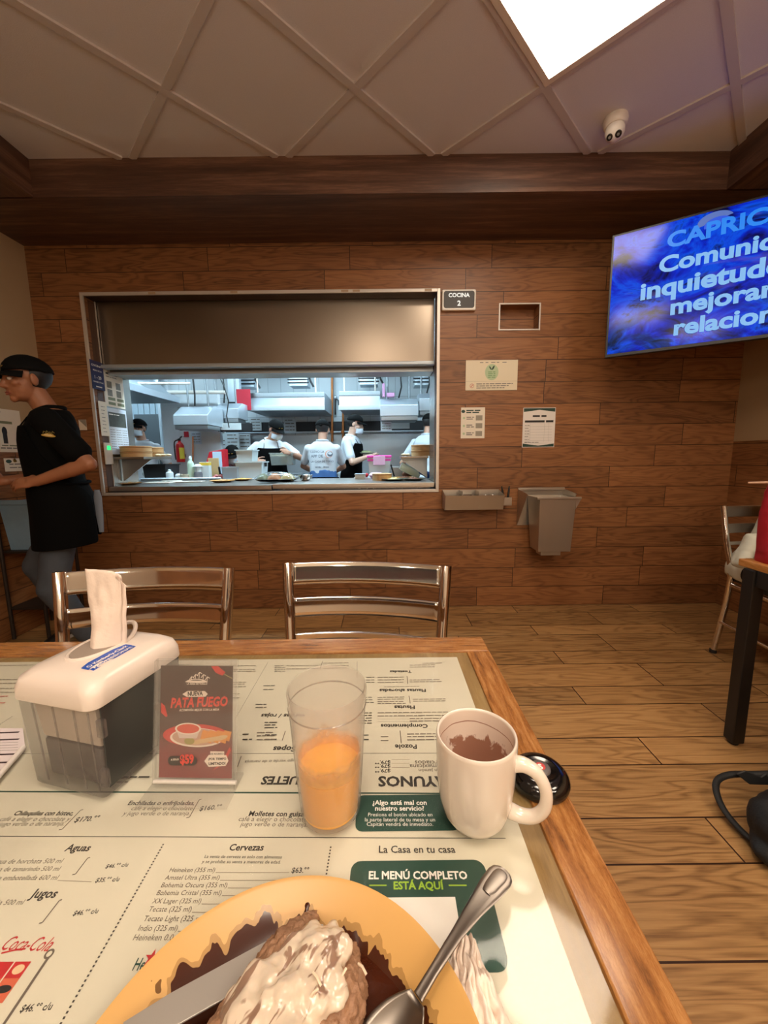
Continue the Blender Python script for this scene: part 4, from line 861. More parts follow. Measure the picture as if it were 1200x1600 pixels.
# ------------------------------------------------------------------ plate of enchiladas
K = V((-.070, .171, TZ)); t = thing('plate', 'mustard yellow plate with dark mole sauce under the enchiladas', 'plate', K)
_t = NT('plate_glaze'); s_ = _t.sep(_t.coord()); dx = _t.math('SUBTRACT', s_[0], K.x); dy = _t.math('SUBTRACT', s_[1], K.y); rr_ = _t.math('SQRT', _t.math('ADD', _t.math('MULTIPLY', dx, dx), _t.math('MULTIPLY', dy, dy)))
an = _t.math('ARCTAN2', dy, dx); nz = _t.noise(_t.comb(_t.math('MULTIPLY', an, 2.6), _t.math('MULTIPLY', rr_, 10), 0.7), 2.6, 2, .5, .3); n2_ = _t.noise(_t.coord(), 26, 3, .5)
ed = _t.math('ADD', .1085, _t.math('MULTIPLY', _t.math('SUBTRACT', nz, .5), .040)); ed = _t.math('ADD', ed, _t.math('MULTIPLY', _t.math('LESS_THAN', dx, -.02), .004))
mk = _t.math('LESS_THAN', rr_, ed); mk2 = _t.math('MULTIPLY', _t.math('LESS_THAN', rr_, _t.math('ADD', ed, .004)), .35)
sp = _t.math('MULTIPLY', _t.math('GREATER_THAN', n2_, .74), _t.math('LESS_THAN', rr_, .126)); mk = _t.math('MAXIMUM', _t.math('MAXIMUM', mk, mk2), _t.math('MULTIPLY', sp, .8))
PLT = _t.set(col=_t.mix(mk, lin((204, 158, 92)), lin((66, 30, 15))), rough=_t.math('SUBTRACT', .34, _t.math('MULTIPLY', mk, .2)), spec=.5)
mb = MB(); mb.lathe([(0, .002), (.082, .002), (.086, .0002), (.090, .002), (.112, .012), (.134, .0235), (.137, .0255), (.1365, .0270), (.133, .0262), (.1195, .0195), (.110, .0140), (.100, .0075), (.090, .0048), (0, .0044)], K, PLT, 96); plate = mb.build('dish', t, 60)
MOLE = M('mole_sauce', (62, 26, 12), .12, var=.25, vscale=40, coat=.3, bump=.15, bscale=120)
def mo(a, b):
    r = b * (.104 + .005 * noise.noise(V((cos(2 * pi * a) * 1.5, sin(2 * pi * a) * 1.5, 3)))); x, y = K.x + r * cos(2 * pi * a), K.y + r * sin(2 * pi * a)
    return V((x, y, TZ + .0118 - .0022 * max(0, (b - .9) / .1) + .0012 * noise.noise(V((x * 60, y * 60, 0)))))
mb = MB(); mb.grid(mo, 64, 14, MOLE); so = tag(mb.build('mole_sauce', None, 180), 'pool of glossy dark brown mole sauce in the yellow plate', 'sauce')
mb = MB(); a = at_z(481, 1412, TZ + .018)
for k in range(5): mb.ell(a + V((random.uniform(-.002, .002), -.004 * k, .0005 - .0022 * k)), (.0032 - .0003 * k, .0045, .0014), MOLE, u=10, v=6)
dr = link('sauce_drip', solid(mb, .0009, 2), None, 180); tag(dr, 'brown drip of mole on the far rim of the yellow plate', 'sauce')

# two rolled enchiladas under cream
ROLL = M('tortilla_roll', (150, 112, 84), .6, var=.35, vscale=90, bump=.8, bscale=160)
P0, P1 = at_z(522, 1492, TZ + .030), at_z(400, 1700, TZ + .026)
ax_ = (P1 - P0).normalized(); sd = V((-ax_.y, ax_.x, 0)).normalized()
if sd.x < 0: sd = -sd
for i, (off, lab) in enumerate(((.016, 'right enchilada, brown crumbly side showing beside the mole pool'), (-.027, 'left enchilada mostly under cream beside the knife'))):
    mb = MB(); p0 = P0 + sd * off; p1 = P1 + sd * off; n = 12
    for k in range(n):
        s = k / (n - 1); p = p0.lerp(p1, s); tp = min(1, .42 + s * 2.6); mb.ell(V((p.x, p.y, TZ + .020 + .006 * tp)), ((.0215 + random.uniform(-.002, .002)) * tp, .0215, (.0185 + random.uniform(-.001, .0015)) * tp), ROLL, u=14, v=10)
    o = link('enchilada', solid(mb, .0018, 3, .5, .0022, 260), None, 180); tag(o, lab, 'enchilada', 'enchiladas in the plate')
_t = NT('cream'); nz = _t.noise(_t.coord(), 55, 4, .6, .6)
def _dot(v):
    nd = _t.n('ShaderNodeVectorMath', operation='DOT_PRODUCT'); _t.put(nd.inputs[0], _t.coord()); nd.inputs[1].default_value = v; return nd.outputs['Value']
st = _t.noise(_t.comb(_t.math('MULTIPLY', _dot(ax_), .30), _dot(sd), 0.0), 120, 2, .5, .9); mk = _t.ramp(st, [(.555, (0, 0, 0)), (.60, (1, 1, 1))])
CRM = _t.set(col=_t.mix(_t.math('MULTIPLY', mk, .75), _t.mix(nz, lin((198, 180, 158)), lin((220, 203, 182))), lin((112, 66, 44))), rough=.22, sss=.12, coat=.25)
_t.b.inputs['Subsurface Scale'].default_value = .004
mb = MB(); random.seed(11); n = 70
for k in range(n):
    s = random.random() ** .9; wd = (.020 + .012 * s) * min(1, .4 + s * 2.4); q = random.uniform(-.85, .86); p = P0.lerp(P1, s * .95) + sd * (q * wd - .004)
    z = TZ + .026 + .004 * min(1, s * 3) + .016 * sqrt(max(0, 1 - (q * .8) ** 2)) + random.uniform(-.002, .004)
    rx = random.uniform(.006, .013); mb.ell(V((p.x, p.y, z)), (rx, rx * random.uniform(.8, 1.5), random.uniform(.004, .007)), CRM, Matrix.Rotation(random.uniform(0, 3), 3, 'Z'), 12, 8)
for k in range(14):
    s = k / 13; p = P0.lerp(P1, s) + sd * -.003; tp = min(1, .45 + s * 2.4); mb.ell(V((p.x, p.y, TZ + .034 + .006 * tp)), (.017 * tp, .017, .009), CRM, None, 12, 8)
for (q, s) in ((-.030, .18), (-.036, .34), (-.040, .5), (.018, .12), (.030, .22), (-.028, .62)):
    p = P0.lerp(P1, s) + sd * q; mb.capsule((p.x - sd.x * q * .5, p.y - sd.y * q * .5, TZ + .042), (p.x, p.y, TZ + .022), .007, .0045, CRM)
o = link('cream', solid(mb, .0016, 3, .5, .0014, 150), None, 180); tag(o, 'thick white cream with brown streaks poured over the two enchiladas', 'cream')
CHS = M('cheese_shred', (226, 206, 180), .5)
for i in range(4):
    s = random.random() * .5; q = random.choice((-1, 1)) * random.uniform(.004, .03); p = P0.lerp(P1, s) + sd * q; p.z = TZ + .0535 if abs(q) < .02 else TZ + .047
    d = V((random.uniform(-1, 1), random.uniform(-1, 1), random.uniform(0, .5))).normalized() * .0045
    mb = MB(); mb.tube([p - d, p + V((0, 0, .002)), p + d], .0009, CHS, 6); tag(mb.build('cheese_shred', None), 'pale shred of cheese scattered on the cream', 'cheese', 'cheese shreds on the cream')

# knife between the plate rim and the food, fork-like handle hidden below the picture
KN = M('cutlery_steel', (132, 124, 116), .34, 1.0); k0 = at_z(506, 1447, TZ + .030); k1 = at_z(190, 1625, TZ + .031)
t = thing('knife', 'steel table knife lying across the plate left of the enchiladas', 'knife', k1); kd = (k0 - k1).normalized(); kw = V((kd.y, -kd.x, 0)).normalized(); kn_ = kw.cross(kd).normalized(); LK = (k0 - k1).length
tilt = Matrix.Rotation(radians(3), 3, kd); kw = tilt @ kw; kn_ = tilt @ kn_
if kn_.z < 0: kn_ = -kn_
out = [(0, -.0085), (LK * .2, -.0105), (LK * .75, -.0105), (LK * .92, -.008), (LK, -.001), (LK * .985, .004), (LK * .9, .0085), (LK * .5, .0095), (0, .0085)]
mb = MB(); mb.prism(out, k1 - kn_ * .0008, kd, kw, kn_ * .0016, M('blade_steel', (176, 170, 162), .36, .5), .0005); mb.build('blade', t)
mb = MB(); mb.tube([k1 + kd * .004, k1 - kd * .05, k1 - kd * .09], [.006, .0075, .009], KN, 14, flat=.6); mb.build('handle', t)

# spoon resting on the plate's right rim
s0 = at_z(789, 1360, TZ + .048); s1 = at_z(655, 1555, TZ + .031); t = thing('spoon', 'steel spoon resting on the right rim of the plate with its bowl in the mole', 'spoon', s1)
sd_ = (s0 - s1).normalized(); sw = V((sd_.y, -sd_.x, 0)).normalized(); sn = sw.cross(sd_).normalized()
if sn.z < 0: sn = -sn
Ls = (s0 - s1).length; mb = MB(); rings = []
for s, hw, th in ((-.01, .0042, .0016), (0, .0040, .0018), (.15, .0038, .0018), (.4, .0046, .0016), (.6, .0068, .0014), (.8, .0098, .0013), (.92, .0105, .0012), (.97, .0092, .0011), (1.0, .0052, .0009), (1.008, .0012, .0006)):
    p = s1 + sd_ * (s * Ls) + sn * .006 * sin(s * pi) ; ring = []
    for k in range(16): a = 2 * pi * k / 16; ring.append(p + sw * hw * cos(a) + sn * th * sin(a) * (1 - .45 * (abs(cos(a)) < .7 and sin(a) > 0)))
    rings.append(ring)
mb.loft(rings, KN); mb.build('handle', t, 50)
mb = MB(); rings = []
for s, hw, th in ((.75, .0050, .0012), (.8, .0072, .0011), (.92, .0084, .0010), (.965, .0072, .0008), (.985, .003, .0006)):
    p = s1 + sd_ * (s * Ls) + sn * (.006 * sin(s * pi) + .0003); rings.append([p + sw * hw * cos(2 * pi * k / 14) * .82 + sn * th * sin(2 * pi * k / 14) for k in range(14)])
mb.loft(rings, KN); mb.build('handle_relief', t, 50)
bd = (-sd_ + V((0, 0, -.22))).normalized(); BN = s1 - sd_ * .002
def bowl(a, b):
    s = a; wd = .0215 * (sin(pi * min(1, (.06 + s * .94))) ** .62) * (1.1 - .28 * (1 - s)); q = 2 * b - 1
    dep = -.0085 * sin(pi * min(1, s * .96 + .02)) ** .8 * (1 - q * q); p = BN + bd * (s * .068); wd = max(wd, .0036 * (1 - s))
    return p + sw * (q * wd) + sn * dep
mb = MB(); mb.grid(bowl, 20, 14, KN); o = mb.build('bowl', t, 180); sm = o.modifiers.new('th', 'SOLIDIFY'); sm.thickness = .0012

# crumpled paper napkin beside the plate
CRN = M('napkin_paper', (232, 216, 202), .85, bump=.2, bscale=140)
q0 = at_z(700, 1468, TZ); q1 = at_z(740, 1470, TZ); q2 = at_z(815, 1660, TZ); q3 = at_z(690, 1660, TZ)
def crum(a, b):
    top = q0.lerp(q1, a); bot = q3.lerp(q2, a); p = top.lerp(bot, b); f = V((a * 7.0 + .8 * noise.noise(V((b * 3, a, 2))), b * 2.2, .3))
    rdg = 1 - abs(noise.noise(f)) * 2.2; r2_ = 1 - abs(noise.noise(f * 2.1 + V((5, 1, 0)))) * 2
    ed = min(1, min(a, 1 - a) * 7, b * 8); wob = .006 * noise.noise(V((b * 7, a * 2, 9))) * (1 - ed)
    return p + V((wob + .004 * noise.noise(V((b * 5, 3, a))), .004 * noise.noise(V((a * 6, b * 4, 7))), .0015 + ed * (.009 * max(0, rdg) + .005 * max(0, r2_) + .006 * sin(pi * a))))
mb = MB(); mb.grid(crum, 60, 70, CRN); o = mb.build('crumpled_napkin', None, 180); tag(o, 'crumpled white paper napkin on the table right of the plate', 'napkin'); sm = o.modifiers.new('th', 'SOLIDIFY'); sm.thickness = .0006
# ------------------------------------------------------------------ chrome chairs
CHR = M('chrome', (232, 230, 228), .07, 1.0); SEATM = M('seat_vinyl', (26, 22, 20), .4); RUB = M('rubber_foot', (30, 28, 27), .7)
def chair(label):
    """faces -Y from a floor point under the seat"""
    t = thing('dining_chair', label, 'chair', (0, 0, 0), 'chrome ladder-back dining chairs')
    W_ = .222
    for s in (-1, 1):
        top = V((s * W_, .27, .862)); mid = V((s * (W_ - .012), .235, .66)); lo = V((s * (W_ - .024), .195, .45)); ft = V((s * (W_ - .012), .245, .004))
        pts = spl([top, mid, lo, ft], 6); mb = MB(); mb.tube(pts, .0155, CHR, 16); mb.build('back_leg', t)
        mb = MB(); mb.tube([V((s * (W_ - .02), -.19, .445)), V((s * (W_ - .005), -.215, .004))], .0145, CHR, 14); mb.build('front_leg', t)
        mb = MB(); mb.tube([V((s * (W_ - .024), .2, .43)), V((s * (W_ - .02), -.19, .43))], .011, CHR, 10); mb.build('seat_rail', t)
        mb = MB(); mb.tube([V((s * (W_ - .012), .225, .2)), V((s * (W_ - .010), -.20, .2))], .009, CHR, 10); mb.build('stretcher', t)
    for z, h in ((.830, .062), (.737, .054), (.655, .020)):
        mb = MB(); rows = []
        yb = .195 + (.27 - .195) * (z - .45) / .412
        def sl(a, b):
            x = (2 * a - 1) * (W_ - .008 - (.862 - z) * .055); y = yb + .030 * (1 - (2 * a - 1) ** 2) + (b - .5) * h * .12
            return V((x, y, z + (b - .5) * h))
        mb.grid(sl, 24, 4, CHR); o = mb.build('back_slat', t, 180); sm = o.modifiers.new('th', 'SOLIDIFY'); sm.thickness = .008
        bv = o.modifiers.new('bv', 'BEVEL'); bv.width = .0025; bv.segments = 2; bv.limit_method = 'ANGLE'
    mb = MB(); mb.prism([(-.20, -.20), (.20, -.20), (.205, -.15), (.19, .20), (-.19, .20), (-.205, -.15)], (0, 0, .447), (1, 0, 0), (0, 1, 0), (0, 0, .035), SEATM, .012); mb.build('seat', t)
    mb = MB(); mb.tube([V((-.20, -.19, .43)), V((.20, -.19, .43))], .011, CHR, 10); mb.build('seat_rail', t)
    for s in (-1, 1):
        for x, y in ((W_ - .012, .245), (W_ - .005, -.215)): mb = MB(); mb.lathe([(.0, 0), (.018, 0), (.018, .02), (.015, .024), (0, .024)], (s * x, y, 0), RUB, 14); mb.build('foot_cap', t)
    return t
def seat_at(ch, cx, cy, deg):
    a = radians(deg); ch.rotation_euler = (0, 0, a); ch.location = (cx + .27 * sin(a), cy - .27 * cos(a), 0)
ch = chair('right of the two chrome chairs behind the near table, beneath the kitchen opening')
c2 = dup(ch, (0, 0, 0), 'left of the two chrome chairs, behind the napkin dispenser'); c3 = dup(ch, (0, 0, 0), 'chrome chair at the far right with a seated person in white')
seat_at(ch, -.054, 1.052, -6.5); seat_at(c2, -.645, 1.02, 3.0); seat_at(c3, 2.13, 2.16, -4)

# ------------------------------------------------------------------ the right-hand table and what is on it
t = thing('dining_table', 'right-hand table with wooden top and black steel legs, red bag on it', 'table', (1.9, .9, 0))
mb = MB(); mb.bb((1.378, .25, .722), (2.5, 1.478, .75), grain('oak_top', 1, OAK, 5, .3, 9, 1.4, .3, .2), .004); mb.build('top', t)
for x in (1.395, 2.45):
    for y in (.28, 1.425): mb = MB(); mb.bb((x - .024, y - .024, .012), (x + .024, y + .024, .722), BLM, .006); lg = mb.build('leg', t); mb = MB(); mb.lathe([(0, 0), (.016, 0), (.018, .012), (0, .014)], (x, y, 0), RUB, 14); mb.build('foot_cap', lg)
mb = MB(); mb.bb((1.42, 1.41, .66), (2.43, 1.44, .722), BLM, .003); mb.bb((1.38, .3, .66), (1.41, 1.40, .722), BLM, .003); mb.build('apron_rail', t)
RED = M('red_fabric', (158, 14, 30), .6, var=.15, vscale=14, bump=.2, bscale=90)
t = thing('handbag', 'bright red fabric bag standing on the right-hand table', 'bag', (1.56, 1.42, .75))
mb = MB(); n = 9
for k in range(n):
    s = k / (n - 1); hw = .152 + .02 * sin(s * 3) - .002 * s; z = .756 + .262 * s
    mb.loft([[V((1.56 + hw * (abs(cos(a)) ** .5) * (1 if cos(a) > 0 else -1), 1.412 + (.06 - .025 * s) * (abs(sin(a)) ** .6) * (1 if sin(a) > 0 else -1), z + dz)) for a in [2 * pi * j / 28 for j in range(28)]] for dz in (-.028, .028)], RED)
o = link('bag_body', solid(mb, .008, 6, .5, .008, 9), t, 180)
mb = MB(); mb.tube(spl([V((1.44, 1.41, 1.0)), V((1.46, 1.38, 1.12)), V((1.535, 1.36, 1.16)), V((1.61, 1.38, 1.12)), V((1.63, 1.41, 1.02))], 5), .007, RED, 8); mb.build('handle', t)
mb = MB(); a = V((1.40, 1.42, 1.048)); mb.tube([a + V((-.055, .02, -.002)), a + V((0, 0, 0)), a + V((.06, -.03, .008))], [.0035, .0045, .0045], M('pale_strap', (176, 140, 112), .5), 8); mb.build('strap_end', t)
t = thing('backpack', 'black bag with a loop strap lying on the floor at the right edge', 'bag', (1.30, .98, 0)); BFA = M('bag_fabric', (13, 12, 11), .65, var=.3, vscale=60, bump=.3, bscale=160)
mb = MB()
for x, y, z, r in ((1.20, .98, .085, (.14, .11, .085)), (1.36, 1.0, .12, (.16, .15, .12)), (1.12, .96, .035, (.085, .065, .035)), (1.5, 1.05, .12, (.15, .14, .12))): mb.ell((x, y, z), r, BFA)
link('bag_body', solid(mb, .008, 5, .5, .006, 16), t, 180)
mb = MB(); mb.tube(spl([V((1.095, .945, .03)), V((1.075, 1.02, .02)), V((1.07, 1.10, .035)), V((1.10, 1.165, .06)), V((1.16, 1.185, .075)), V((1.25, 1.17, .09)), V((1.36, 1.10, .16))], 6), .010, BFA, 10, flat=.8); mb.build('strap', t)
mb = MB(); mb.prism([(0, 0), (.03, .012), (.075, -.004), (.10, .012), (.095, -.028), (.035, -.03)], (1.165, 1.165, .095), (1, -.1, 0), (0, .35, .9), (0, .006, 0), MATTE, .003); mb.build('strap_tab', t)

# ------------------------------------------------------------------ bus cart with a grey-blue tub at the left
t = thing('bus_cart', 'thin metal service cart frame at the left edge beside the waiter', 'cart', (-2.32, 2.57, 0)); CF = M('cart_metal', (60, 52, 46), .45, .6)
for x in (-2.43, -2.2):
    for y in (2.42, 2.72):
        mb = MB(); mb.tube([(x, y, .004), (x, y, .93)], .011, CF, 10); mb.build('leg', t)
mb = MB(); mb.bb((-2.44, 2.42, .575), (-2.2, 2.72, .59), CF, .003); mb.build('shelf', t); mb = MB(); mb.bb((-2.44, 2.42, .2), (-2.2, 2.72, .215), CF, .003); mb.build('shelf', t)
TUB = M('tub_blue_grey', (120, 150, 172), .5, var=.08, vscale=30)
t = thing('bus_tub', 'blue grey plastic bus tub on the cart left of the waiter', 'tub', (-2.32, 2.57, .59)); mb = MB()
def tubwalls(x0, x1, y0, y1, zb, zt, ins, th, m, mb):
    o = [V((x0, y0, zt)), V((x1, y0, zt)), V((x1, y1, zt)), V((x0, y1, zt))]; q = [V((x0 + ins, y0 + ins, zb)), V((x1 - ins, y0 + ins, zb)), V((x1 - ins, y1 - ins, zb)), V((x0 + ins, y1 - ins, zb))]
    cx, cy = (x0 + x1) / 2, (y0 + y1) / 2
    oi = [V((p.x + (th if p.x < cx else -th), p.y + (th if p.y < cy else -th), zt)) for p in o]; qi = [V((p.x + (th if p.x < cx else -th), p.y + (th if p.y < cy else -th), zb + th)) for p in q]
    for k in range(4):
        n_ = (k + 1) % 4; mb.face([q[k], q[n_], o[n_], o[k]], m); mb.face([oi[k], oi[n_], qi[n_], qi[k]], m); mb.face([o[k], o[n_], oi[n_], oi[k]], m)
    mb.face(list(reversed(q)), m); mb.face(qi, m)
tubwalls(-2.42, -2.215, 2.435, 2.70, .592, .90, .02, .005, TUB, mb); mb.build('tub', t)
mb = MB(); mb.bb((-2.43, 2.425, .885), (-2.205, 2.437, .915), TUB, .004); mb.bb((-2.217, 2.425, .885), (-2.205, 2.71, .915), TUB, .004); mb.build('rim', t)
# ------------------------------------------------------------------ people
HAIR = M('dark_hair', (22, 17, 15), .55); EYEW = M('eye_white', (214, 206, 198), .25); IRIS = M('iris', (36, 24, 18), .2); DENIM = M('denim', (64, 71, 80), .8, var=.16, vscale=26, bump=.15, bscale=300)
DENB = M('denim_blue', (64, 104, 160), .8, var=.12, vscale=22); BSHIRT = M('black_cotton', (9, 9, 9), .9, var=.2, vscale=12, spec=.12); WSHIRT = M('white_cotton', (206, 212, 218), .85, var=.03, vscale=10)
BAPR = M('black_apron', (6, 6, 6), .9, spec=.1); CAPM = M('black_cap', (8, 8, 8), .85, spec=.15); MASKM = M('face_mask', (206, 214, 222), .8); SHOEM = M('black_shoe', (14, 14, 14), .5); SOLE = M('grey_sole', (150, 148, 144), .5)
def skin(name, rgb): return M(name, rgb, .5, var=.06, vscale=18, sss=.08)
def ik(S, W, a, b, pole):
    d = W - S; L = d.length
    if L > (a + b) * .995: W = S + d * ((a + b) * .995 / L); d = W - S; L = d.length
    x = (a * a - b * b + L * L) / (2 * L); h = sqrt(max(a * a - x * x, 1e-6)); n = d.normalized(); p = (pole - n * pole.dot(n)).normalized()
    return S + n * x + p * h, W
def hand(mb, Wp, d, nrm, side, m, k=1.0, curl=.35, spread=.05):
    """palm, four unequal bent fingers and a thumb; d points to the fingertips, nrm out of the palm, side towards the thumb"""
    d = d.normalized(); nrm = (nrm - d * nrm.dot(d)).normalized(); side = (side - d * side.dot(d) - nrm * side.dot(nrm)).normalized()
    fr = Matrix((side, nrm, d)).transposed()
    mb.ell(Wp + d * .045 * k, (.039 * k, .0155 * k, .054 * k), m, fr, 16, 10); mb.capsule(Wp - d * .012 * k, Wp + d * .02 * k, .024 * k, .028 * k, m, 10)
    for i, (o, l) in enumerate(((.030, .072), (.0102, .080), (-.0102, .074), (-.030, .058))):
        p = Wp + d * (.082 - .006 * abs(i - 1.2)) * k + side * o * k; a = curl * (.8 + .2 * i); dd = (d + side * o * spread * 20 * .25).normalized(); r = (.0092, .0095, .009, .0078)[i] * k
        for sg, f in enumerate((.45, .32, .26)):
            ca = a * (sg + .6) * .75; v = (dd * cos(ca) + nrm * sin(ca)).normalized(); q = p + v * l * f * k
            mb.capsule(p, q, r * (1 - .09 * sg), r * (1 - .09 * (sg + 1)), m, 8); p = q
    p = Wp + d * .022 * k + side * .030 * k
    for sg, (f, ang) in enumerate(((.042, .85), (.034, .45), (.027, .15))):
        v = (d * cos(ang) + side * sin(ang) + nrm * (.25 + .2 * sg)).normalized(); q = p + v * f * k; mb.capsule(p, q, (.0125 - .0015 * sg) * k, (.0115 - .0017 * sg) * k, m, 8); p = q

def person(label, x, y, hd, H=1.70, lean=0, roll=0, yaw=0, pitch=0, hroll=0, hands=None, feet=None, sk=None, shirt=BSHIRT, jeans=DENIM, apron=None, cap=True, mask=None, back_cap=False, brim=1, female=0, vox=.0105, fine=.0075, curl=(.35, .35), hip=.93, legs=True, sleeve=.62, headoff=(0, 0, 0), grp=None, belly=0, apron_len=.66, elbow=((1, -.6, -.4), (-1, -.6, -.4)), prop=None, palm=None, hem=-.1, wrap=112, sh=(.166, .405, .058)):
    k = H / 1.70; h = radians(hd); Fv = V((cos(h), sin(h), 0)); Rv = V((sin(h), -cos(h), 0)); Zv = V((0, 0, 1)); base = V((x, y, 0))
    t = thing('person', label, 'person', base, grp)
    W = lambda r, f, u: base + Rv * r * k + Fv * f * k + Zv * u * k
    l = radians(lean); rl = radians(roll); pel = W(0, 0, hip); Tu = (Zv * cos(l) + Fv * sin(l)); Tf = (Fv * cos(l) - Zv * sin(l)); Tu2 = (Tu * cos(rl) + Rv * sin(rl)); Tr = (Rv * cos(rl) - Tu * sin(rl)); Tu = Tu2
    T = lambda r, f, u: pel + Tr * r * k + Tf * f * k + Tu * u * k
    sm_ = skin(*sk); wsx = .93 if female else 1.0
    prof = [(-.10, .150, .105, 0), (-.04, .172, .118, -.005), (.03, .170, .116, 0), (.12, .150, .104 + belly, .008 + belly * .4), (.22, .152, .106 + belly * .6, .008), (.32, .166, .114, .004), (.40, .168, .106, -.004), (.455, .128, .086, -.012), (.49, .085, .066, -.014), (.51, .062, .058, -.010)]
    def ring(u, hw, hdp, fo, g=0.0, n=28, a0=0, a1=2 * pi):
        pts = []
        for j in range(n):
            a = a0 + (a1 - a0) * j / (n if a1 - a0 > 6.2 else n - 1); ca, sa = cos(a), sin(a)
            pts.append(T((hw * wsx + g) * math.copysign(abs(ca) ** .85, ca), fo + (hdp + g) * math.copysign(abs(sa) ** .85, sa), u))
        return pts
    def at(u):
        for a, b in zip(prof, prof[1:]):
            if a[0] <= u <= b[0]: s = (u - a[0]) / (b[0] - a[0]); return [a[i] + (b[i] - a[i]) * s for i in range(4)]
        return list(prof[0] if u < prof[0][0] else prof[-1])
    # arms
    SH = [T(s * sh[0] * wsx, -.012, sh[1]) for s in (-1, 1)]; arms = []
    hands = hands or (None, None)
    for i, s in enumerate((-1, 1)):
        Wp = hands[i] if hands[i] is not None else T(s * .26, .08, -.06)
        pole = Rv * elbow[i][0] * -1 + Fv * elbow[i][1] + Zv * elbow[i][2]
        E, Wp = ik(SH[i], V(Wp), .285 * k, .25 * k, pole); arms.append((SH[i], E, Wp))
    # head frame
    nk = T(0, -.012, .49); hy, hp, hr = radians(yaw), radians(pitch), radians(hroll); hf = (Fv * cos(hy) + Rv * sin(hy)); hrv = (Rv * cos(hy) - Fv * sin(hy)); hf2 = hf * cos(hp) - Zv * sin(hp); hu = Zv * cos(hp) + hf * sin(hp); hu2 = hu * cos(hr) + hrv * sin(hr); hrv = hrv * cos(hr) - hu * sin(hr); hu = hu2; hf = hf2
    hc = nk + (Tu * .45 + hu * .55) * .158 * k + hf * .030 * k + Rv * headoff[0] + Fv * headoff[1] + Zv * headoff[2]
    Hd = lambda r, f, u: hc + hrv * r * k + hf * f * k + hu * u * k; HR = Matrix((hrv, hf, hu)).transposed()
    mb = MB(); S = lambda c, r: mb.ell(Hd(*c), tuple(q * k for q in r), sm_, HR, 18, 12)
    S((0, -.012, .030), (.073, .093, .084)); S((0, .024, -.028), (.060, .068, .082)); S((0, .030, -.074), (.048, .052, .036)); S((0, .070, -.095), (.021, .018, .018)); S((0, .070, .020), (.048, .021, .013))
    for s in (-1, 1): S((s * .038, .058, -.022), (.024, .022, .020)); S((s * .011, .094, -.036), (.0095, .010, .008)); mb.ell(Hd(s * .075, -.008, -.008), (.009 * k, .021 * k, .032 * k), sm_, HR @ Matrix.Rotation(s * -.35, 3, 'Z'), 12, 8)
    mb.capsule(Hd(0, .086, .010), Hd(0, .104, -.032), .0085 * k, .0125 * k, sm_, 10); S((0, .084, -.060), (.022, .011, .0065)); S((0, .082, -.071), (.019, .011, .0065))
    mb.capsule(nk - Tu * .03 * k, hc - hu * .05 * k - hf * .012 * k, .060 * k, .053 * k, sm_, 14)
    mb.loft([ring(*p, g=-.004) for p in prof], sm_)
    for i, (A_, E, Wp) in enumerate(arms):
        f = .9 if female else 1
        mb.capsule(A_, E, .047 * k * f, .039 * k * f, sm_); m_ = E.lerp(Wp, .3); mb.capsule(E, m_, .039 * k * f, .040 * k * f, sm_); mb.capsule(m_, Wp, .040 * k * f, .027 * k * f, sm_)
        d = (Wp - E).normalized(); pn = palm[i] if palm and palm[i] else (None, None, None)
        dd = V(pn[0]).normalized() if pn[0] else d; nn = V(pn[1]) if pn[1] else (Rv * (1 if i == 0 else -1) + Zv * -.3); sd = V(pn[2]) if pn[2] else (Fv * .3 + Zv)
        hand(mb, Wp, dd, nn, sd, sm_, k * .98, curl[i])
    lg = []
    feet = feet or ((-.11, .02, 0), (.11, -.02, 0))
    if legs:
        for i, s in enumerate((-1, 1)):
            fr, ff, fu = feet[i][:3]; A_ = W(fr, ff, fu + .085); hp_ = T(s * .088, 0, -.03); Kp, A_ = ik(hp_, A_, .43 * k, .43 * k, Fv + Rv * s * .15); lg.append((hp_, Kp, A_))
            mb.capsule(hp_, Kp, .080 * k, .056 * k, sm_); mb.capsule(Kp, A_, .054 * k, .036 * k, sm_)
    link('body', solid(mb, fine, 5, .5), t, 180)
    # eyes, brows, mouth
    for s in (-1, 1):
        if not mask == 'all':
            mb = MB(); mb.ell(Hd(s * .030, .0755, .000), (.0135 * k, .0125 * k, .0085 * k), EYEW, HR, 14, 10); e = mb.build('eye', t, 180); mb = MB(); mb.ell(Hd(s * .030, .0855, .0), (.0058 * k, .003 * k, .0058 * k), IRIS, HR, 12, 8); mb.build('iris', e, 180)
            mb = MB(); mb.tube([Hd(s * .046, .078, .020), Hd(s * .032, .090, .0255), Hd(s * .014, .092, .0225)], [.002 * k, .0038 * k, .003 * k], HAIR, 8, flat=.6); mb.build('eyebrow', t)
    if not mask:
        mb = MB(); LIP = M('lips', (134, 72, 60), .4); mb.tube([Hd(-.021, .083, -.067), Hd(-.008, .0945, -.063), Hd(0, .0955, -.0645), Hd(.008, .0945, -.063), Hd(.021, .083, -.067)], [.0015 * k, .0045 * k, .004 * k, .0045 * k, .0015 * k], LIP, 8); mb.tube([Hd(-.018, .083, -.069), Hd(0, .0945, -.073), Hd(.018, .083, -.069)], [.0015 * k, .005 * k, .0015 * k], LIP, 8); mb.build('mouth', t)
    else:
        lo = -.058 if mask == 'chin' else -.035; mb = MB()
        def mk(a, b):
            q = radians(-84 + 168 * a); z = lo - .052 + .080 * b * (1 - .25 * abs(2 * a - 1)); bul = 1 + .16 * sin(pi * b) * cos(q); return Hd(.066 * sin(q) * bul, .030 + .074 * cos(q) * bul, z)
        mb.grid(mk, 22, 10, MASKM)
        o = mb.build('face_mask', t, 180); q = o.modifiers.new('th', 'SOLIDIFY'); q.thickness = .002; q.offset = 1
        mb = MB()
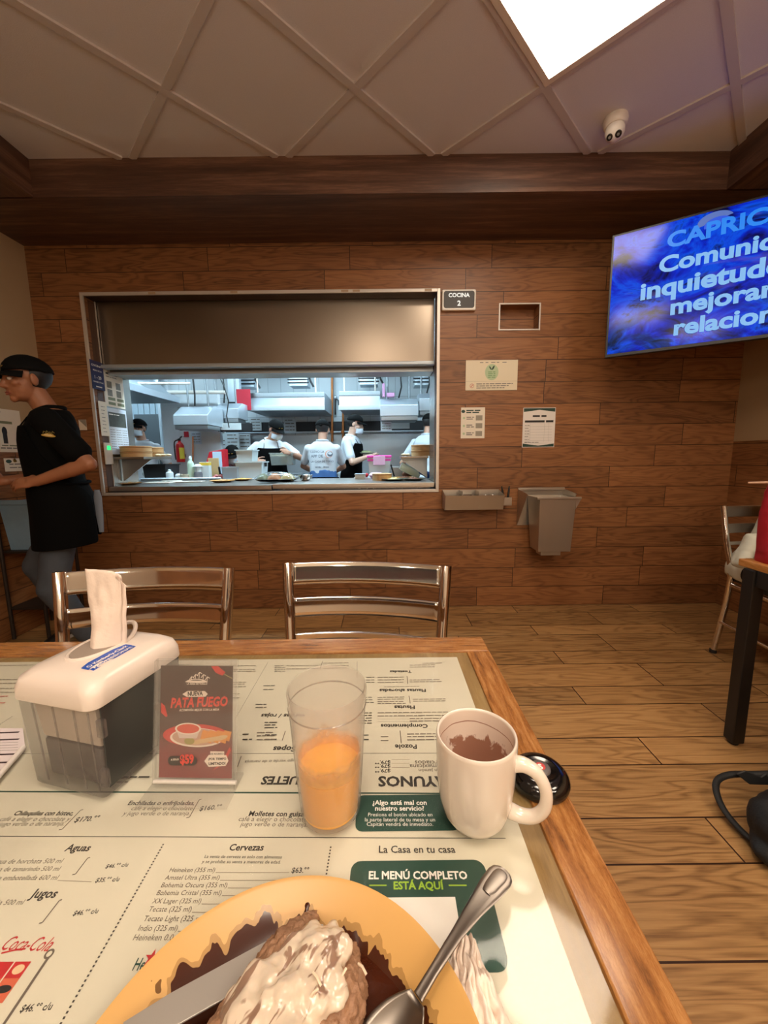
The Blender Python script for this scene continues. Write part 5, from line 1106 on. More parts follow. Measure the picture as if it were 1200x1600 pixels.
        for s in (-1, 1): mb.tube([Hd(s * .066, .036, lo - .01), Hd(s * .079, .0, .02), Hd(s * .077, -.018, .0)], .0012, MASKM, 6)
        mb.build('mask_strap', o)
    # hair
    mb = MB(); mb.ell(Hd(0, -.018, .026), (.0785 * k, .092 * k, .086 * k), HAIR, HR, 24, 16)
    dele = [v for v in mb.bm.verts if (v.co - hc).dot(hf) > .018 * k + .05 * max(0, (v.co - hc).dot(hu) - .03) or (v.co - hc).dot(hu) < -.052 * k]
    bmesh.ops.delete(mb.bm, geom=dele, context='VERTS'); mb.build('hair', t, 180)
    if cap:
        mb = MB(); sg = -1 if back_cap else 1
        rg = []
        for a in (0, 12, 26, 42, 58, 72, 84, 89.5): q = radians(a); rg.append([Hd(.0845 * cos(q) * cos(2 * pi * j / 28), -.013 + .103 * cos(q) * sin(2 * pi * j / 28), .036 + .084 * sin(q) + (.004 if sin(2 * pi * j / 28) > .3 else -.006 * (sin(2 * pi * j / 28) < -.3)) * cos(q)) for j in range(28)])
        mb.loft(rg, CAPM, False); o = mb.build('cap', t, 180); q = o.modifiers.new('th', 'SOLIDIFY'); q.thickness = .003; q.offset = 1
        if brim:
            mb = MB()
            def br(a, b): q = radians(-66 + 132 * a); r_ = 1 + .62 * b * cos(q * .9); return Hd(.0835 * sin(q) * (1 + .08 * b), sg * (-.013 * sg + .100 * cos(q) * r_), .040 - .016 * b - .020 * sin(q) ** 2 * (.4 + b))
            mb.grid(br, 18, 6, CAPM); b_ = mb.build('brim', o, 180); q = b_.modifiers.new('th', 'SOLIDIFY'); q.thickness = .003
            c = Canvas(Hd(-.030, .094, .058), hrv, (hu - hf * .42), .004, .0003); GOLD = M('gold_thread', (196, 160, 74), .5); c.ell(.03, .005, .026, .005, GOLD); c.ell(.03, .006, .016, .007, GOLD, a0=0, a1=180); c.build('badge', o)
        else: mb = MB(); mb.ell(Hd(0, -.112, .022), (.02 * k, .014 * k, .012 * k), CAPM, HR); mb.build('knot', o)
    # shirt: trunk, sleeves and collar in one cloth
    mb = MB(); mb.loft([ring(*p, g=.011 + (.010 if p[0] < .06 else 0)) for p in ([(hem, *at(hem)[1:])] + [q for q in prof[:-1] if q[0] > hem + .01])], shirt)
    for A_, E, Wp in arms:
        q = A_.lerp(E, sleeve / .62 * .70); mb.capsule(A_, q, sh[2] * k, sh[2] * k, shirt, 16)
    link('shirt', solid(mb, vox, 4, .5, .0035, 11), t, 180)
    mb = MB(); cz = nk + Tu * .012 * k; mb.tube([cz + Tr * .066 * k * cos(a) + Tf * .062 * k * sin(a) - Tu * .018 * k * max(0, sin(a)) for a in [2 * pi * j / 24 for j in range(24)]], .0125 * k, shirt, 8, closed=True); mb.build('collar', t, 180)
    if legs:
        mb = MB(); mb.loft([ring(u, *at(u)[1:], g=.010) for u in ((-.10, -.04, .02, .06) if hem < 0 else (-.10, -.04, .02, .08, hem + .05))], jeans)
        for hp_, Kp, A_ in lg: mb.capsule(hp_, Kp, .094 * k, .071 * k, jeans, 16); mb.capsule(Kp, A_ + (Kp - A_) * .07, .071 * k, .056 * k, jeans, 16)
        link('trousers', solid(mb, .012, 4, .5, .004, 13), t, 180)
        for i, (hp_, Kp, A_) in enumerate(lg):
            toe = radians(feet[i][3] if len(feet[i]) > 3 else 0); fa = radians(feet[i][4] if len(feet[i]) > 4 else 0); fd = Fv * cos(fa) + Rv * sin(fa); d = fd * cos(toe) - Zv * sin(toe); up = Zv * cos(toe) + fd * sin(toe); sdv = d.cross(up); c0 = A_ - up * .085 * k
            rg = [[c0 + d * a * k + sdv * w_ * k * cos(2 * pi * j / 18) + up * (hh * .5 * k + hh * .5 * k * sin(2 * pi * j / 18) * (1 if sin(2 * pi * j / 18) > 0 else .98)) for j in range(18)] for a, w_, hh in ((-.075, .018, .05), (-.065, .034, .085), (-.02, .038, .105), (.04, .040, .098), (.10, .046, .066), (.155, .046, .050), (.19, .034, .040), (.205, .012, .026))]
            mb = MB(); mb.loft(rg, SHOEM); s_ = mb.build('shoe', t, 180)
            mb = MB(); mb.loft([[c0 + d * a * k + sdv * w_ * k * cos(2 * pi * j / 18) * 1.04 + up * (.0 + .020 * k * (sin(2 * pi * j / 18) > 0)) for j in range(18)] for a, w_ in ((-.078, .02), (-.066, .036), (-.02, .038), (.04, .040), (.10, .046), (.155, .046), (.192, .035), (.208, .012))], SOLE); mb.build('sole', s_)
    if apron:
        A0, A1 = radians(90 - wrap), radians(90 + wrap); mb = MB(); rows = []
        for u in (.41, .34, .26, .18, .12): q = at(u); hwf = {.41: .46, .34: .60, .26: .70, .18: .88, .12: 1.0}[u]; rows.append(ring(u, *q[1:], g=.028, n=31, a0=radians(90 - 112 * hwf), a1=radians(90 + 112 * hwf)))
        for z in (.06, .0, -.10, -.20, apron_len - hip): 
            q = at(max(z, -.04)); gg = .034 + .03 * max(0, -z); pt = ring(0, *q[1:], g=gg, n=31, a0=A0, a1=A1); o_ = T(0, 0, 0); dn = pel + Zv * z * k if z < 0 else T(0, 0, z); rows.append([p - o_ + dn + (Fv * .02 * (abs(z)) if z < 0 else V()) for p in pt])
        i_ = mb.mi(apron); vr = [[mb.bm.verts.new(p) for p in r] for r in rows]
        for a, b in zip(vr, vr[1:]):
            for j in range(30): f = mb.bm.faces.new((a[j], a[j + 1], b[j + 1], b[j])); f.material_index = i_
        o = mb.build('apron', t, 180); q = o.modifiers.new('th', 'SOLIDIFY'); q.thickness = .003; q.offset = 0; ss = o.modifiers.new('s', 'SUBSURF'); ss.levels = 1; ss.render_levels = 1
        mb = MB()
        for s in (-1, 1): q = at(.41); mb.tube([T(s * .085, q[3] + q[2] * .90 + .022, .405), T(s * .080, .075, .45), T(s * .070, .02, .490), T(s * .05, -.055, .505)], .0075 * k, apron, 8, flat=.4)
        q = at(.10); mb.tube([T((q[1] + .026) * cos(a), q[3] + (q[2] + .026) * sin(a), .10) for a in [radians(200 + 140 * j / 12) for j in range(13)]], .009, apron, 8); mb.build('apron_tie', o)
    return t, T, W, Hd, arms, (Tr, Tf, Tu, Rv, Fv, Hd, hrv, hf, hu)

# the waiter walking left past the wall
wl = at_y(58, 752, 1.95); wr = at_y(6, 752, 2.12)
t, T, W, Hd, arms, ax = person('waiter in black cap, black polo and long black apron walking left beside the opening', -1.765, 2.15, 212, 1.70, lean=3, yaw=-24, pitch=6, hands=(wl, wr), sk=('waiter_skin', (150, 98, 68)), apron=BAPR, vox=.0075, fine=.0052,
       feet=((-.10, -.09, 0, 0), (.32, .06, .06, 18)), wrap=150, sh=(.180, .425, .066), curl=(.45, .5), elbow=((.5, -1, -.5), (-.5, -1, -.5)), palm=(((-1, -.1, -.08), (.1, .7, -.6), (-.2, .3, 1)), ((-1, -.2, 0), (.1, -.6, .5), (-.2, -.2, 1))), apron_len=.70, headoff=(0, .035, -.004))
Tr, Tf, Tu, Rv, Fv = ax[:5]; GOLD = M('gold_thread')
def emblem(c, x, y, s):
    c.ell(x, y, .042 * s, .0075 * s, GOLD); c.ell(x + .004 * s, y + .002 * s, .030 * s, .012 * s, GOLD, a0=0, a1=180); c.ell(x, y + .003 * s, .026 * s, .004 * s, M('cream_thread', (220, 200, 150), .6))
    for k in range(4): c.path([(x + (-.030 + .018 * k) * s, y + .008 * s), (x + (-.026 + .018 * k) * s, y + (.022 + .005 * (k % 2)) * s), (x + (-.014 + .018 * k) * s, y + .018 * s)], .004 * s, M('olive_thread', (110, 100, 50), .6))
A_, E, Wp = arms[0]; ad = (E - A_).normalized(); out = (V((-.15, -1, .1)) - ad * V((-.15, -1, .1)).dot(ad)).normalized(); uax = V((1, 0, -.12)); uax = (uax - out * uax.dot(out)).normalized()
c = Canvas(A_ + ad * .10 + out * .068, uax, out.cross(uax), .004, .0004); emblem(c, 0, 0, .85); c.build('sleeve_emblem', t)
q = T(-.075, .150, .235); c = Canvas(q, -Tr, Tu, .004, .0004); emblem(c, 0, 0, .9); c.build('chest_emblem', t)
mb = MB(); mb.ell(T(0, .125, .40), (.006, .006, .006), WINK, u=10, v=6); mb.build('button', t)
mb = MB(); q = T(-.165, -.16, -.03); mb.loft([[q + V((.022 * cos(a) * s_, .010 * sin(a), dz)) for a in [2 * pi * j / 12 for j in range(12)]] for dz, s_ in ((.09, .6), (.05, 1), (-.05, .9), (-.14, .5))], M('pocket_cloth', (104, 114, 128), .8)); mb.build('cloth', t)

# kitchen staff
KSK = ('cook_skin', (186, 138, 112))
p = at_y(505, 742, 4.5)
t, T, W, Hd, arms, ax = person('cook seen from behind in printed white shirt and blue jeans at the counter', p.x, 4.5, 92, 1.60, lean=4, yaw=4, pitch=10, hands=(at_y(492, 738, 4.86), at_y(522, 738, 4.86)), sk=KSK, shirt=WSHIRT, jeans=DENB, cap=True, brim=0, female=0, belly=.02, elbow=((1, -.6, -.2), (-1, -.6, -.2)), sleeve=.6, hem=.10)
Tr, Tf, Tu = ax[:3]; c = Canvas(T(0, -.150, .17), Tr, Tu, .006, .0005); TI = M('shirt_ink', (92, 98, 108), .7); TO = M('shirt_orange', (220, 150, 120), .7)
for s, x0, x1, yb in (('LLEVO LA', -.115, .035, .165), ('APP DE', -.115, .02, .115), ('LA CASA DE TOÑO', -.115, .135, .060)): c.text(s, (x0, yb), (x1, yb), TI, bold=.02)
c.ell(.085, .150, .042, .042, TO); c.ell(.088, .150, .034, .036, WSHIRT); c.ell(.098, .150, .030, .028, TI); c.ell(.098, .158, .022, .014, WSHIRT); c.text('DISPONIBLE', (-.07, .0), (-.005, .0), TI, bold=.04, tall=1.8); c.text('DESCARGA', (.02, .0), (.085, .0), TI, bold=.04, tall=1.8); c.build('shirt_print', t)
mb = MB(); 
for s in (-1, 1): mb.tube([T(0, -.15, .045), T(s * .04, -.165, .03), T(s * .02, -.16, -.06)], .009, BAPR, 8, flat=.4)
mb.tube([T(.185 * cos(a), .005 + .142 * sin(a), .05) for a in [radians(180 + 180 * j / 14) for j in range(15)]], .011, BAPR, 8); mb.build('apron_tie', t)

p = at_y(549, 742, 5.0)
t, T, W, Hd, arms, ax = person('cook in profile with lowered mask, white shirt and black apron, holding a plate', p.x - .02, 5.0, -12, 1.70, lean=5, yaw=-6, pitch=14, hands=(at_y(572, 712, 5.18), at_y(574, 714, 4.86)), sk=('pale_skin', (206, 164, 140)), shirt=WSHIRT, jeans=DENB, apron=BAPR, mask='chin', back_cap=False, brim=1, palm=(((1, 0, .1), (0, -.4, 1), (0, -1, 0)), ((1, 0, .1), (0, .4, 1), (0, 1, 0))))
p = at_y(424, 742, 4.75)
t, T, W, Hd, arms, ax = person('cook in black cap and mask looking down at a food tub he holds, black apron', p.x, 4.8, -74, 1.66, lean=12, yaw=-30, pitch=30, hands=(at_y(452, 708, 4.42), at_y(398, 722, 4.5)), sk=KSK, shirt=WSHIRT, jeans=DENB, apron=BAPR, mask='on', elbow=((1, -.3, -.6), (-1, -.3, -.6)), headoff=(-.03, .03, -.02))
p = at_y(372, 735, 4.95)
t, T, W, Hd, arms, ax = person('cook bending low behind the stacked white tubs, cap and white mask showing', p.x + .10, 5.27, -110, 1.60, lean=48, yaw=-30, pitch=30, hands=(None, None), sk=KSK, shirt=M('maroon_cotton', (92, 22, 28), .85), jeans=DENB, mask='on', hip=.84)
p = at_y(224, 700, 5.0)
t, T, W, Hd, arms, ax = person('kitchen worker in black cap and mask at far left behind the steamer baskets', p.x + .03, 4.95, -85, 1.66, lean=3, yaw=10, pitch=6, sk=KSK, shirt=WSHIRT, jeans=DENB, mask='on')
p = at_y(662, 720, 4.7)
t, T, W, Hd, arms, ax = person('kitchen worker in white shirt half hidden by the right jamb', p.x + .02, 4.7, 60, 1.68, lean=8, yaw=10, pitch=12, sk=KSK, shirt=WSHIRT, jeans=DENB, mask='on', brim=1)
# seated guest at the right-hand table
PANT = M('black_trousers', (16, 15, 15), .8); WTOP = M('white_blouse', (206, 206, 190), .85)
t, T, W, Hd, arms, ax = person('seated guest in white top and black trousers at the right-hand table', 2.09, 2.06, -94, 1.62, lean=8, roll=-17, pitch=8, hip=.545, hands=(V((2.18, 1.70, .82)), V((2.36, 1.66, .82))), feet=((-.14, .44, 0), (.14, .44, 0)), sk=KSK, shirt=WTOP, jeans=PANT, cap=False, belly=.03)
mb = MB()
for k in range(7): a = k / 6; mb.ell(V((1.845 + .09 * a, 1.97 + .03 * a, .59 + .12 * a)), (.022 + .02 * a, .05, .03), WTOP)
link('loose_hem', solid(mb, .008, 4, .5, .006, 22), t, 180)
# ------------------------------------------------------------------ kitchen equipment seen through the opening
KS = steel('hood_steel', (200, 210, 218), .36, 0, .6); KS2 = steel('hood_steel_dull', (160, 166, 170), .4, 0); DARKB = M('dark_shelf', (20, 20, 24), .5); WPL = M('white_tub_plastic', (214, 222, 222), .4); PIPE = M('copper_pipe', (196, 120, 66), .35, .6); CBL = M('black_cable', (20, 20, 22), .5)
def Y(px, py, y): return at_y(px, py, y)
def quad_box(mb, px0, py0, px1, py1, y0, y1, m, b=.004):
    a, c = Y(px0, py1, y0), Y(px1, py0, y0); mb.bb((a.x, y0, a.z), (c.x, y1, c.z), m, b); return a, c
# big hood along the back wall
def hood(label, px0, px1, py0, py1, y0, y1, slant=.12):
    a, c = Y(px0, py1, y0), Y(px1, py0, y0); t = thing('exhaust_hood', label, 'hood', ((a.x + c.x) / 2, y1, a.z)); h = c.z - a.z
    mb = MB(); mb.prism([(0, 0), (0, .10 * h), (slant * .4, .72 * h), (slant * .4, h), (y1 - y0, h), (y1 - y0, 0)], (a.x, y0, a.z), (0, 1, 0), (0, 0, 1), (c.x - a.x, 0, 0), KS, .004); mb.build('canopy', t)
    mb = MB(); mb.bb((a.x - .01, y0 - .02, a.z - .01), (c.x + .01, y0 + .01, a.z + .055), KS, .006); mb.build('lip', t)
    mb = MB(); mb.bb((a.x, y0 + slant * .4 - .012, c.z - .06), (c.x, y0 + slant * .4 + .005, c.z), KS2, .004); mb.build('top_band', t)
    for f in (.12, .88): mb = MB(); x = a.x + (c.x - a.x) * f; mb.tube([(x, y0 + .1, c.z - .02), (x, y0 + .1, KZ)], .011, WHT, 8); mb.build('hanger', t)
    return t
hood('wide steel exhaust hood over the back counter left of the copper pipes', 386, 506, 612, 641, 5.45, 6.34)
hood('steel exhaust hood right of the copper pipes', 530, 594, 610, 640, 5.55, 6.34)
def filterbox(label, px0, px1, py0, py1, y):
    t = thing('filter_unit', label, 'filter', (0, 0, 0), 'louvred units above the hoods'); mb = MB(); a, c = quad_box(mb, px0, py0, px1, py1, y, y + .25, KS); mb.build('housing', t)
    mb = MB()
    for k in range(2): z = a.z + (c.z - a.z) * (.3 + .4 * k); mb.bb((a.x - .02, y - .01, z), (c.x + .02, y, z + .018), DARKB)
    mb.build('slot', t); mb = MB(); mb.tube([(c.x + .03, y - .02, c.z), (c.x + .05, y - .02, (a.z + c.z) / 2), (c.x + .09, y - .02, a.z - .02)], .014, CBL, 8); mb.build('hose', t)
    mb = MB(); mb.tube([((a.x + c.x) / 2, y + .12, c.z - .01), ((a.x + c.x) / 2, y + .12, KZ)], .012, KS2, 8); mb.build('hanger', t)
filterbox('louvred steel unit above the wide hood', 452, 480, 590, 603, 5.7); filterbox('louvred steel unit above the hood right of the pipes', 562, 590, 588, 601, 5.8); filterbox('louvred steel unit at the top right beside the jamb', 648, 676, 588, 602, 5.5); filterbox('louvred steel unit above the red sign', 368, 396, 591, 605, 5.7)
# splash back, dark slot shelf and posters on the back wall
yb = KY1
a, c = Y(300, 840, yb - .03), Y(700, 677, yb - .03); t = thing('splash_back', 'dull steel splash back along the far kitchen wall', 'panel', ((a.x + c.x) / 2, yb, 0)); mb = MB(); mb.bb((a.x, yb - .03, .0), (1.69, yb - .001, c.z), KSP); mb.build('sheet', t)
a, c = Y(335, 676, yb - .06), Y(662, 657, yb - .06); t = thing('wall_shelf', 'long dark recessed shelf above the steel splash back', 'shelf', ((a.x + c.x) / 2, yb, a.z)); mb = MB(); mb.bb((a.x, yb - .06, a.z), (c.x, yb - .001, c.z), DARKB, .003); mb.build('case', t); mb = MB(); mb.bb((a.x, yb - .08, a.z - .02), (c.x, yb - .05, a.z), KS, .003); mb.build('edge', t)
def sheet_at(label, px0, py0, px1, py1, y, m=PAPER, name='paper_notice', cat='paper', lines=4, grp=None):
    a, c_ = Y(px0, py1, y), Y(px1, py0, y); t = thing(name, label, cat, ((a.x + c_.x) / 2, y, a.z), grp); mb = MB(); mb.bb((a.x, y - .004, a.z), (c_.x, y, c_.z), m, .001); mb.build('sheet', t)
    w, h = c_.x - a.x, c_.z - a.z
    if lines:
        c = Canvas((a.x, y - .004, a.z), (1, 0, 0), (0, 0, 1), .001, .0002)
        for k in range(lines): c.scribble(w * .12, w * .88, h * (.86 - .7 * k / max(1, lines - 1)), h * .10, MID)
        c.build('print', t)
    return t
KP = M('kitchen_paper', (206, 212, 214), .7); KPB = M('kitchen_paper_blue', (186, 204, 220), .7)
sheet_at('grey white poster between the two dark shelf gaps', 444, 654, 462, 676, yb - .07, KP); sheet_at('poster sheet on the shelf left of the cook looking down', 391, 653, 408, 673, yb - .07, KP); sheet_at('white notice hanging under the sloping steel box at right', 595, 656, 612, 673, 4.95, KP)
sheet_at('long white board hanging under the steel box at right', 612, 657, 640, 670, 5.3, WPL, 'white_board', 'board', 0)
sheet_at('red warning sign with a white label left of the wide hood', 370, 608, 391, 641, 5.38, M('sign_red', (206, 40, 60), .5), 'warning_sign', 'sign', 0)
for i, (p0, q0_, p1, q1_) in enumerate(((316, 673, 334, 702), (335, 673, 353, 700), (354, 677, 373, 701), (374, 678, 391, 702), (277, 636, 290, 648), (300, 676, 314, 694))):
    sheet_at(('tall pale sheet right of the fire extinguisher', 'white sheet under the dark shelf above the cardboard', 'pale sheet above the bending cook', 'printed sheet beside the cook looking down', 'small sheet at the top of the white partition', 'sheet beside the orange strip on the partition')[i], p0, q0_, p1, q1_, (5.9, 5.9, 6.2, 6.25, 5.115, 5.11)[i], (KPB, KP, KP, KP, KP, KPB)[i], 'wall_sheet', 'paper', 4)
sheet_at('tiny white and red safety sign above the fire extinguisher', 280, 671, 295, 685, 5.115, KP, 'safety_sign', 'sign', 2); a = Y(288, 683, 5.105)
mb = MB(); mb.bb((a.x, 5.100, a.z), (a.x + .06, 5.104, a.z + .07), M('sign_red')); tag(mb.build('red_sticker', None), 'small red square sticker above the fire extinguisher', 'sticker')
# pipes
for i, (px, y0_, y1_) in enumerate(((519, 575, 690), (536, 645, 690))):
    a, b = Y(px, y0_, 6.26), Y(px, y1_, 6.26); t = thing('copper_pipe', ('tall copper pipe on the tiles between the two hoods', 'short copper pipe under the right hood')[i], 'pipe', b, 'copper pipes on the back wall'); mb = MB(); mb.tube([(a.x, 6.26, a.z), (b.x, 6.26, b.z)], .018, PIPE, 12); mb.build('pipe', t)
    mb = MB(); mb.lathe([(0, -.02), (.028, -.02), (.028, .02), (0, .02)], (b.x, 6.26, b.z + .15), PIPE, 12); mb.build('fitting', t)
a, b = Y(524, 621, 6.3), Y(524, 648, 6.3); mb = MB(); mb.tube([(a.x, 6.3, a.z), (b.x, 6.29, b.z)], .012, CBL, 8); mb.tube([(a.x, 6.3, a.z - .02), (a.x + .05, 6.28, a.z - .05), (a.x + .05, 6.28, a.z - .14)], .008, CBL, 8); mb.ell((a.x, 6.29, a.z), (.03, .03, .03), KS); tag(mb.build('gas_valve', None), 'dark gas valve and hose on the tiles between the hoods', 'valve')
# sloping boxes in front
def slope_box(label, px0, px1, pyt, pym, pyb, y, dep, right=.0, name='steel_box'):
    a, c, m_ = Y(px0, pyb, y), Y(px1, pym, y), Y(px0, pyt, y); t = thing(name, label, 'appliance', ((a.x + c.x) / 2, y + dep / 2, a.z)); hh = c.z - a.z
    mb = MB(); mb.prism([(0, 0), (0, hh), (dep * .45, m_.z - a.z), (dep, m_.z - a.z), (dep, 0)], (a.x, y, a.z), (0, 1, 0), (0, 0, 1), (c.x - a.x, 0, 0), KS, .006); mb.build('casing', t)
    mb = MB(); mb.bb((a.x + .01, y + .01, a.z - .05), (c.x - .01, y + dep * .8, a.z), KS2, .004); mb.build('grease_tray', t)
    for f in (.2, .8): mb = MB(); x = a.x + (c.x - a.x) * f; mb.tube([(x, y + dep * .5, m_.z - .02), (x, y + dep * .5, KZ)], .012, KS2, 8); mb.build('hanger', t)
    mb = MB(); x = (a.x + c.x) / 2; mb.tube([(x, y + dep * .3, m_.z), (x + .03, y + dep * .2, m_.z + .12), (x - .02, y + dep * .3, KZ)], .010, CBL, 8); mb.build('cable', t)
    return t
slope_box('steel salamander box hanging in front of the white partition', 271, 324, 632, 648, 664, 4.55, .45); slope_box('steel box with a pitched top hanging left of the red sign', 320, 372, 628, 638, 654, 5.02, .35); slope_box('large steel box with a sloping lid hanging at the right', 594, 654, 619, 632, 650, 4.75, .5); slope_box('second steel box at the right edge by the jamb', 655, 682, 612, 622, 642, 5.0, .4)
a = Y(604, 620, 4.9); mb = MB(); mb.bb((a.x, 4.9, a.z), (a.x + .10, 4.98, a.z + .05), M('pink_cloth', (220, 160, 200), .8), .01); mb.bb((a.x - .05, 4.9, a.z), (a.x - .02, 4.95, a.z + .16), M('pink_cloth'), .006); tag(mb.build('cleaning_cloth', None), 'pink cloth folded on the large hanging steel box at right', 'cloth')
# rails and white duct at the upper left
a, b = Y(258, 613, 4.9), Y(352, 613, 4.9); mb = MB(); mb.tube([(a.x, 4.9, a.z), (b.x, 4.9, b.z)], .022, WHT, 10); tag(mb.build('hanging_rail', None), 'white rail running across above the steel salamander box', 'rail')
a, b = Y(212, 599, 4.3), Y(297, 599, 4.6); mb = MB(); mb.tube([(a.x, 4.3, a.z), (b.x, 4.6, b.z)], .014, WHT, 10); tag(mb.build('hanging_rail', None), 'thin white rail above the sloping canopy at upper left', 'rail')
t = thing('air_duct', 'square white air duct dropping from the ceiling left of the red sign', 'duct', (-1.9, 5.0, 2.0)); mb = MB(); a, c = quad_box(mb, 357, 540, 370, 628, 5.42, 5.50, KS); mb.build('duct', t); mb = MB(); mb.bb((a.x, 5.41, a.z - .03), (c.x + .03, 5.5, a.z), DARKB, .004); mb.build('outlet', t)
mb = MB(); mb.tube([Y(343, 588, 4.85), Y(351, 606, 4.85), Y(357, 627, 4.85), Y(354, 650, 4.85), Y(358, 668, 4.85)], .007, CBL, 6); tag(mb.build('hanging_cable', None), 'thin black cable hanging in front of the white duct', 'cable')
a, c = Y(342, 672, 4.95), Y(376, 661, 4.95); t = thing('ticket_rack', 'small white panel on a black rack under the pitched steel box', 'rack', a); mb = MB(); mb.bb((a.x, 4.95, a.z), (c.x, 4.97, c.z), WPL, .004); mb.build('panel', t); mb = MB(); mb.bb((a.x - .02, 4.97, a.z - .02), (c.x + .13, 5.0, c.z), DARKB, .003); mb.build('rack', t)
# canopy running away along the left side, and the dim corridor with door and strip curtain
t = thing('side_canopy', 'sloping steel canopy running away along the left kitchen side', 'hood', (-3.0, 4.4, 1.84)); mb = MB(); z = 1.84
mb.prism([(-2.5, 3.75), (-2.5, 4.95), (-3.9, 4.95), (-3.9, 3.75)], (0, 0, z), (1, 0, 0), (0, 1, 0), (0, 0, .02), KS2); mb.bb((-2.52, 3.75, z), (-2.49, 4.95, z + .07), KS, .004); mb.hexa([(-2.52, 3.75, z + .06), (-2.52, 4.95, z + .06), (-3.1, 4.95, z + .5), (-3.1, 3.75, z + .5), (-2.515, 3.75, z + .065), (-2.515, 4.95, z + .065), (-3.1, 4.95, z + .51), (-3.1, 3.75, z + .51)], KS); mb.build('canopy', t)
mb = MB()
for y in (3.9, 4.8): mb.tube([(-2.9, y, z + .02), (-2.9, y, KZ)], .012, KS2, 8)
mb.build('hanger', t)
DOORG = M('grey_door', (74, 80, 84), .5); a, c = Y(218, 740, 6.0), Y(250, 647, 6.0); t = thing('corridor_door', 'dark grey door leaf standing open in the kitchen corridor', 'door', (a.x, 6.0, 0)); mb = MB(); mb.bb((a.x, 6.0, 0), (c.x, 6.05, c.z), DOORG, .004); mb.build('leaf', t); mb = MB(); mb.tube([(c.x - .05, 5.96, 1.0), (c.x - .05, 5.96, 1.2)], .012, STEEL, 8); mb.build('handle', t)
t = thing('strip_curtain', 'pale plastic strip curtain above the dark corridor door', 'curtain', (-3.5, 6.2, 1.2)); a, c = Y(208, 700, 6.15), Y(250, 620, 6.15); n = 11
for k in range(n): x = a.x + (c.x - a.x) * k / n; mb = MB(); mb.bb((x, 6.15 + .01 * (k % 2), .1), (x + (c.x - a.x) / n * .9, 6.158 + .01 * (k % 2), 2.5), M('curtain_strip', (150, 166, 176), .35), .003); mb.build('strip', t)
for i, (px, y) in enumerate(((254, 5.8), (268, 5.15))): a = Y(px, 700, y); mb = MB(); mb.bb((a.x - .02, y, 0), (a.x + .02, y + .05, KZ), KS if i == 0 else KW, .004); tag(mb.build('steel_post', None), ('steel corridor post right of the grey door', 'pale post at the left end of the white partition')[i], 'post')
a, c = Y(256, 740, 6.1), Y(272, 640, 6.1); mb = MB(); mb.bb((a.x, 6.1, 0), (c.x + .1, 6.14, 2.0), M('corridor_grey', (80, 92, 104), .6), .003); tag(mb.build('corridor_panel', None), 'blue grey panel between the corridor post and the partition', 'panel')

# fire extinguisher on the partition
a = Y(283, 722, 5.02); t = thing('fire_extinguisher', 'red fire extinguisher with yellow label on the white partition', 'extinguisher', a); REX = M('extinguisher_red', (196, 24, 26), .3); hx = .235
mb = MB(); mb.lathe([(0, 0), (.045, 0), (.05, .01), (.05, hx - .03), (.035, hx), (.016, hx + .02), (.016, hx + .035), (0, hx + .035)], a, REX, 24); mb.build('cylinder', t); mb = MB(); mb.lathe([(.0508, .04), (.0512, .04), (.0512, .18), (.0508, .18)], a, M('label_yellow', (222, 200, 60), .5), 24, closed=True)
dl = [v for v in mb.bm.verts if v.co.x < a.x + .008 or v.co.y > a.y]; bmesh.ops.delete(mb.bm, geom=dl, context='VERTS'); mb.build('label', t)
mb = MB(); mb.box(a + V((0, 0, hx + .045)), (.03, .03, .03), BLK, .004); mb.tube([a + V((0, 0, hx + .055)), a + V((.045, -.02, hx + .085))], .008, BLK, 8); mb.build('valve', t); mb = MB(); mb.tube(spl([a + V((-.01, -.01, hx + .045)), a + V((-.055, -.02, hx + .01)), a + V((-.058, -.02, .1)), a + V((-.052, -.02, .03))], 5), .008, BLK, 8); mb.build('hose', t)
mb = MB(); mb.bb((a.x - .02, a.y + .048, a.z + .06), (a.x + .02, 5.12, a.z + .1), STEEL); mb.build('bracket', t)
a, b = Y(302, 682, 5.11), Y(302, 722, 5.11); mb = MB(); mb.tube([(a.x, 5.10, a.z), (b.x, 5.10, b.z)], .009, PIPE, 8); tag(mb.build('gas_pipe', None), 'thin orange gas pipe right of the fire extinguisher', 'pipe')

# the shelf brackets at both ends of the pass with steamer baskets
BAM = M('bamboo', (206, 166, 116), .6, var=.08, vscale=30); BAMD = M('bamboo_band', (176, 132, 84), .6)
def shelf(label, x0, x1, y0, y1, z, side):
    t = thing('corner_shelf', label, 'shelf', ((x0 + x1) / 2, (y0 + y1) / 2, z)); mb = MB(); mb.bb((x0, y0, z - .018), (x1, y1, z), steel('shelf_steel', (150, 140, 128), .4, 0), .003); mb.build('board', t)
    mb = MB(); xs = x0 if side < 0 else x1; sg = 1 if side < 0 else -1
    mb.prism([(0, 0), (sg * .24, 0), (0, -.17)], (xs, y0 + .10, z - .018), (1, 0, 0), (0, 0, 1), (0, .012, 0), KS2); mb.build('bracket', t); return t
shelf('left steel shelf at the end of the pass with steamer baskets', OX0 + .006, -1.835, 3.02, 3.42, 1.178, -1); shelf('right steel shelf at the end of the pass with steamer baskets', .15, OX1 - .002, 3.36, 3.70, 1.160, 1)
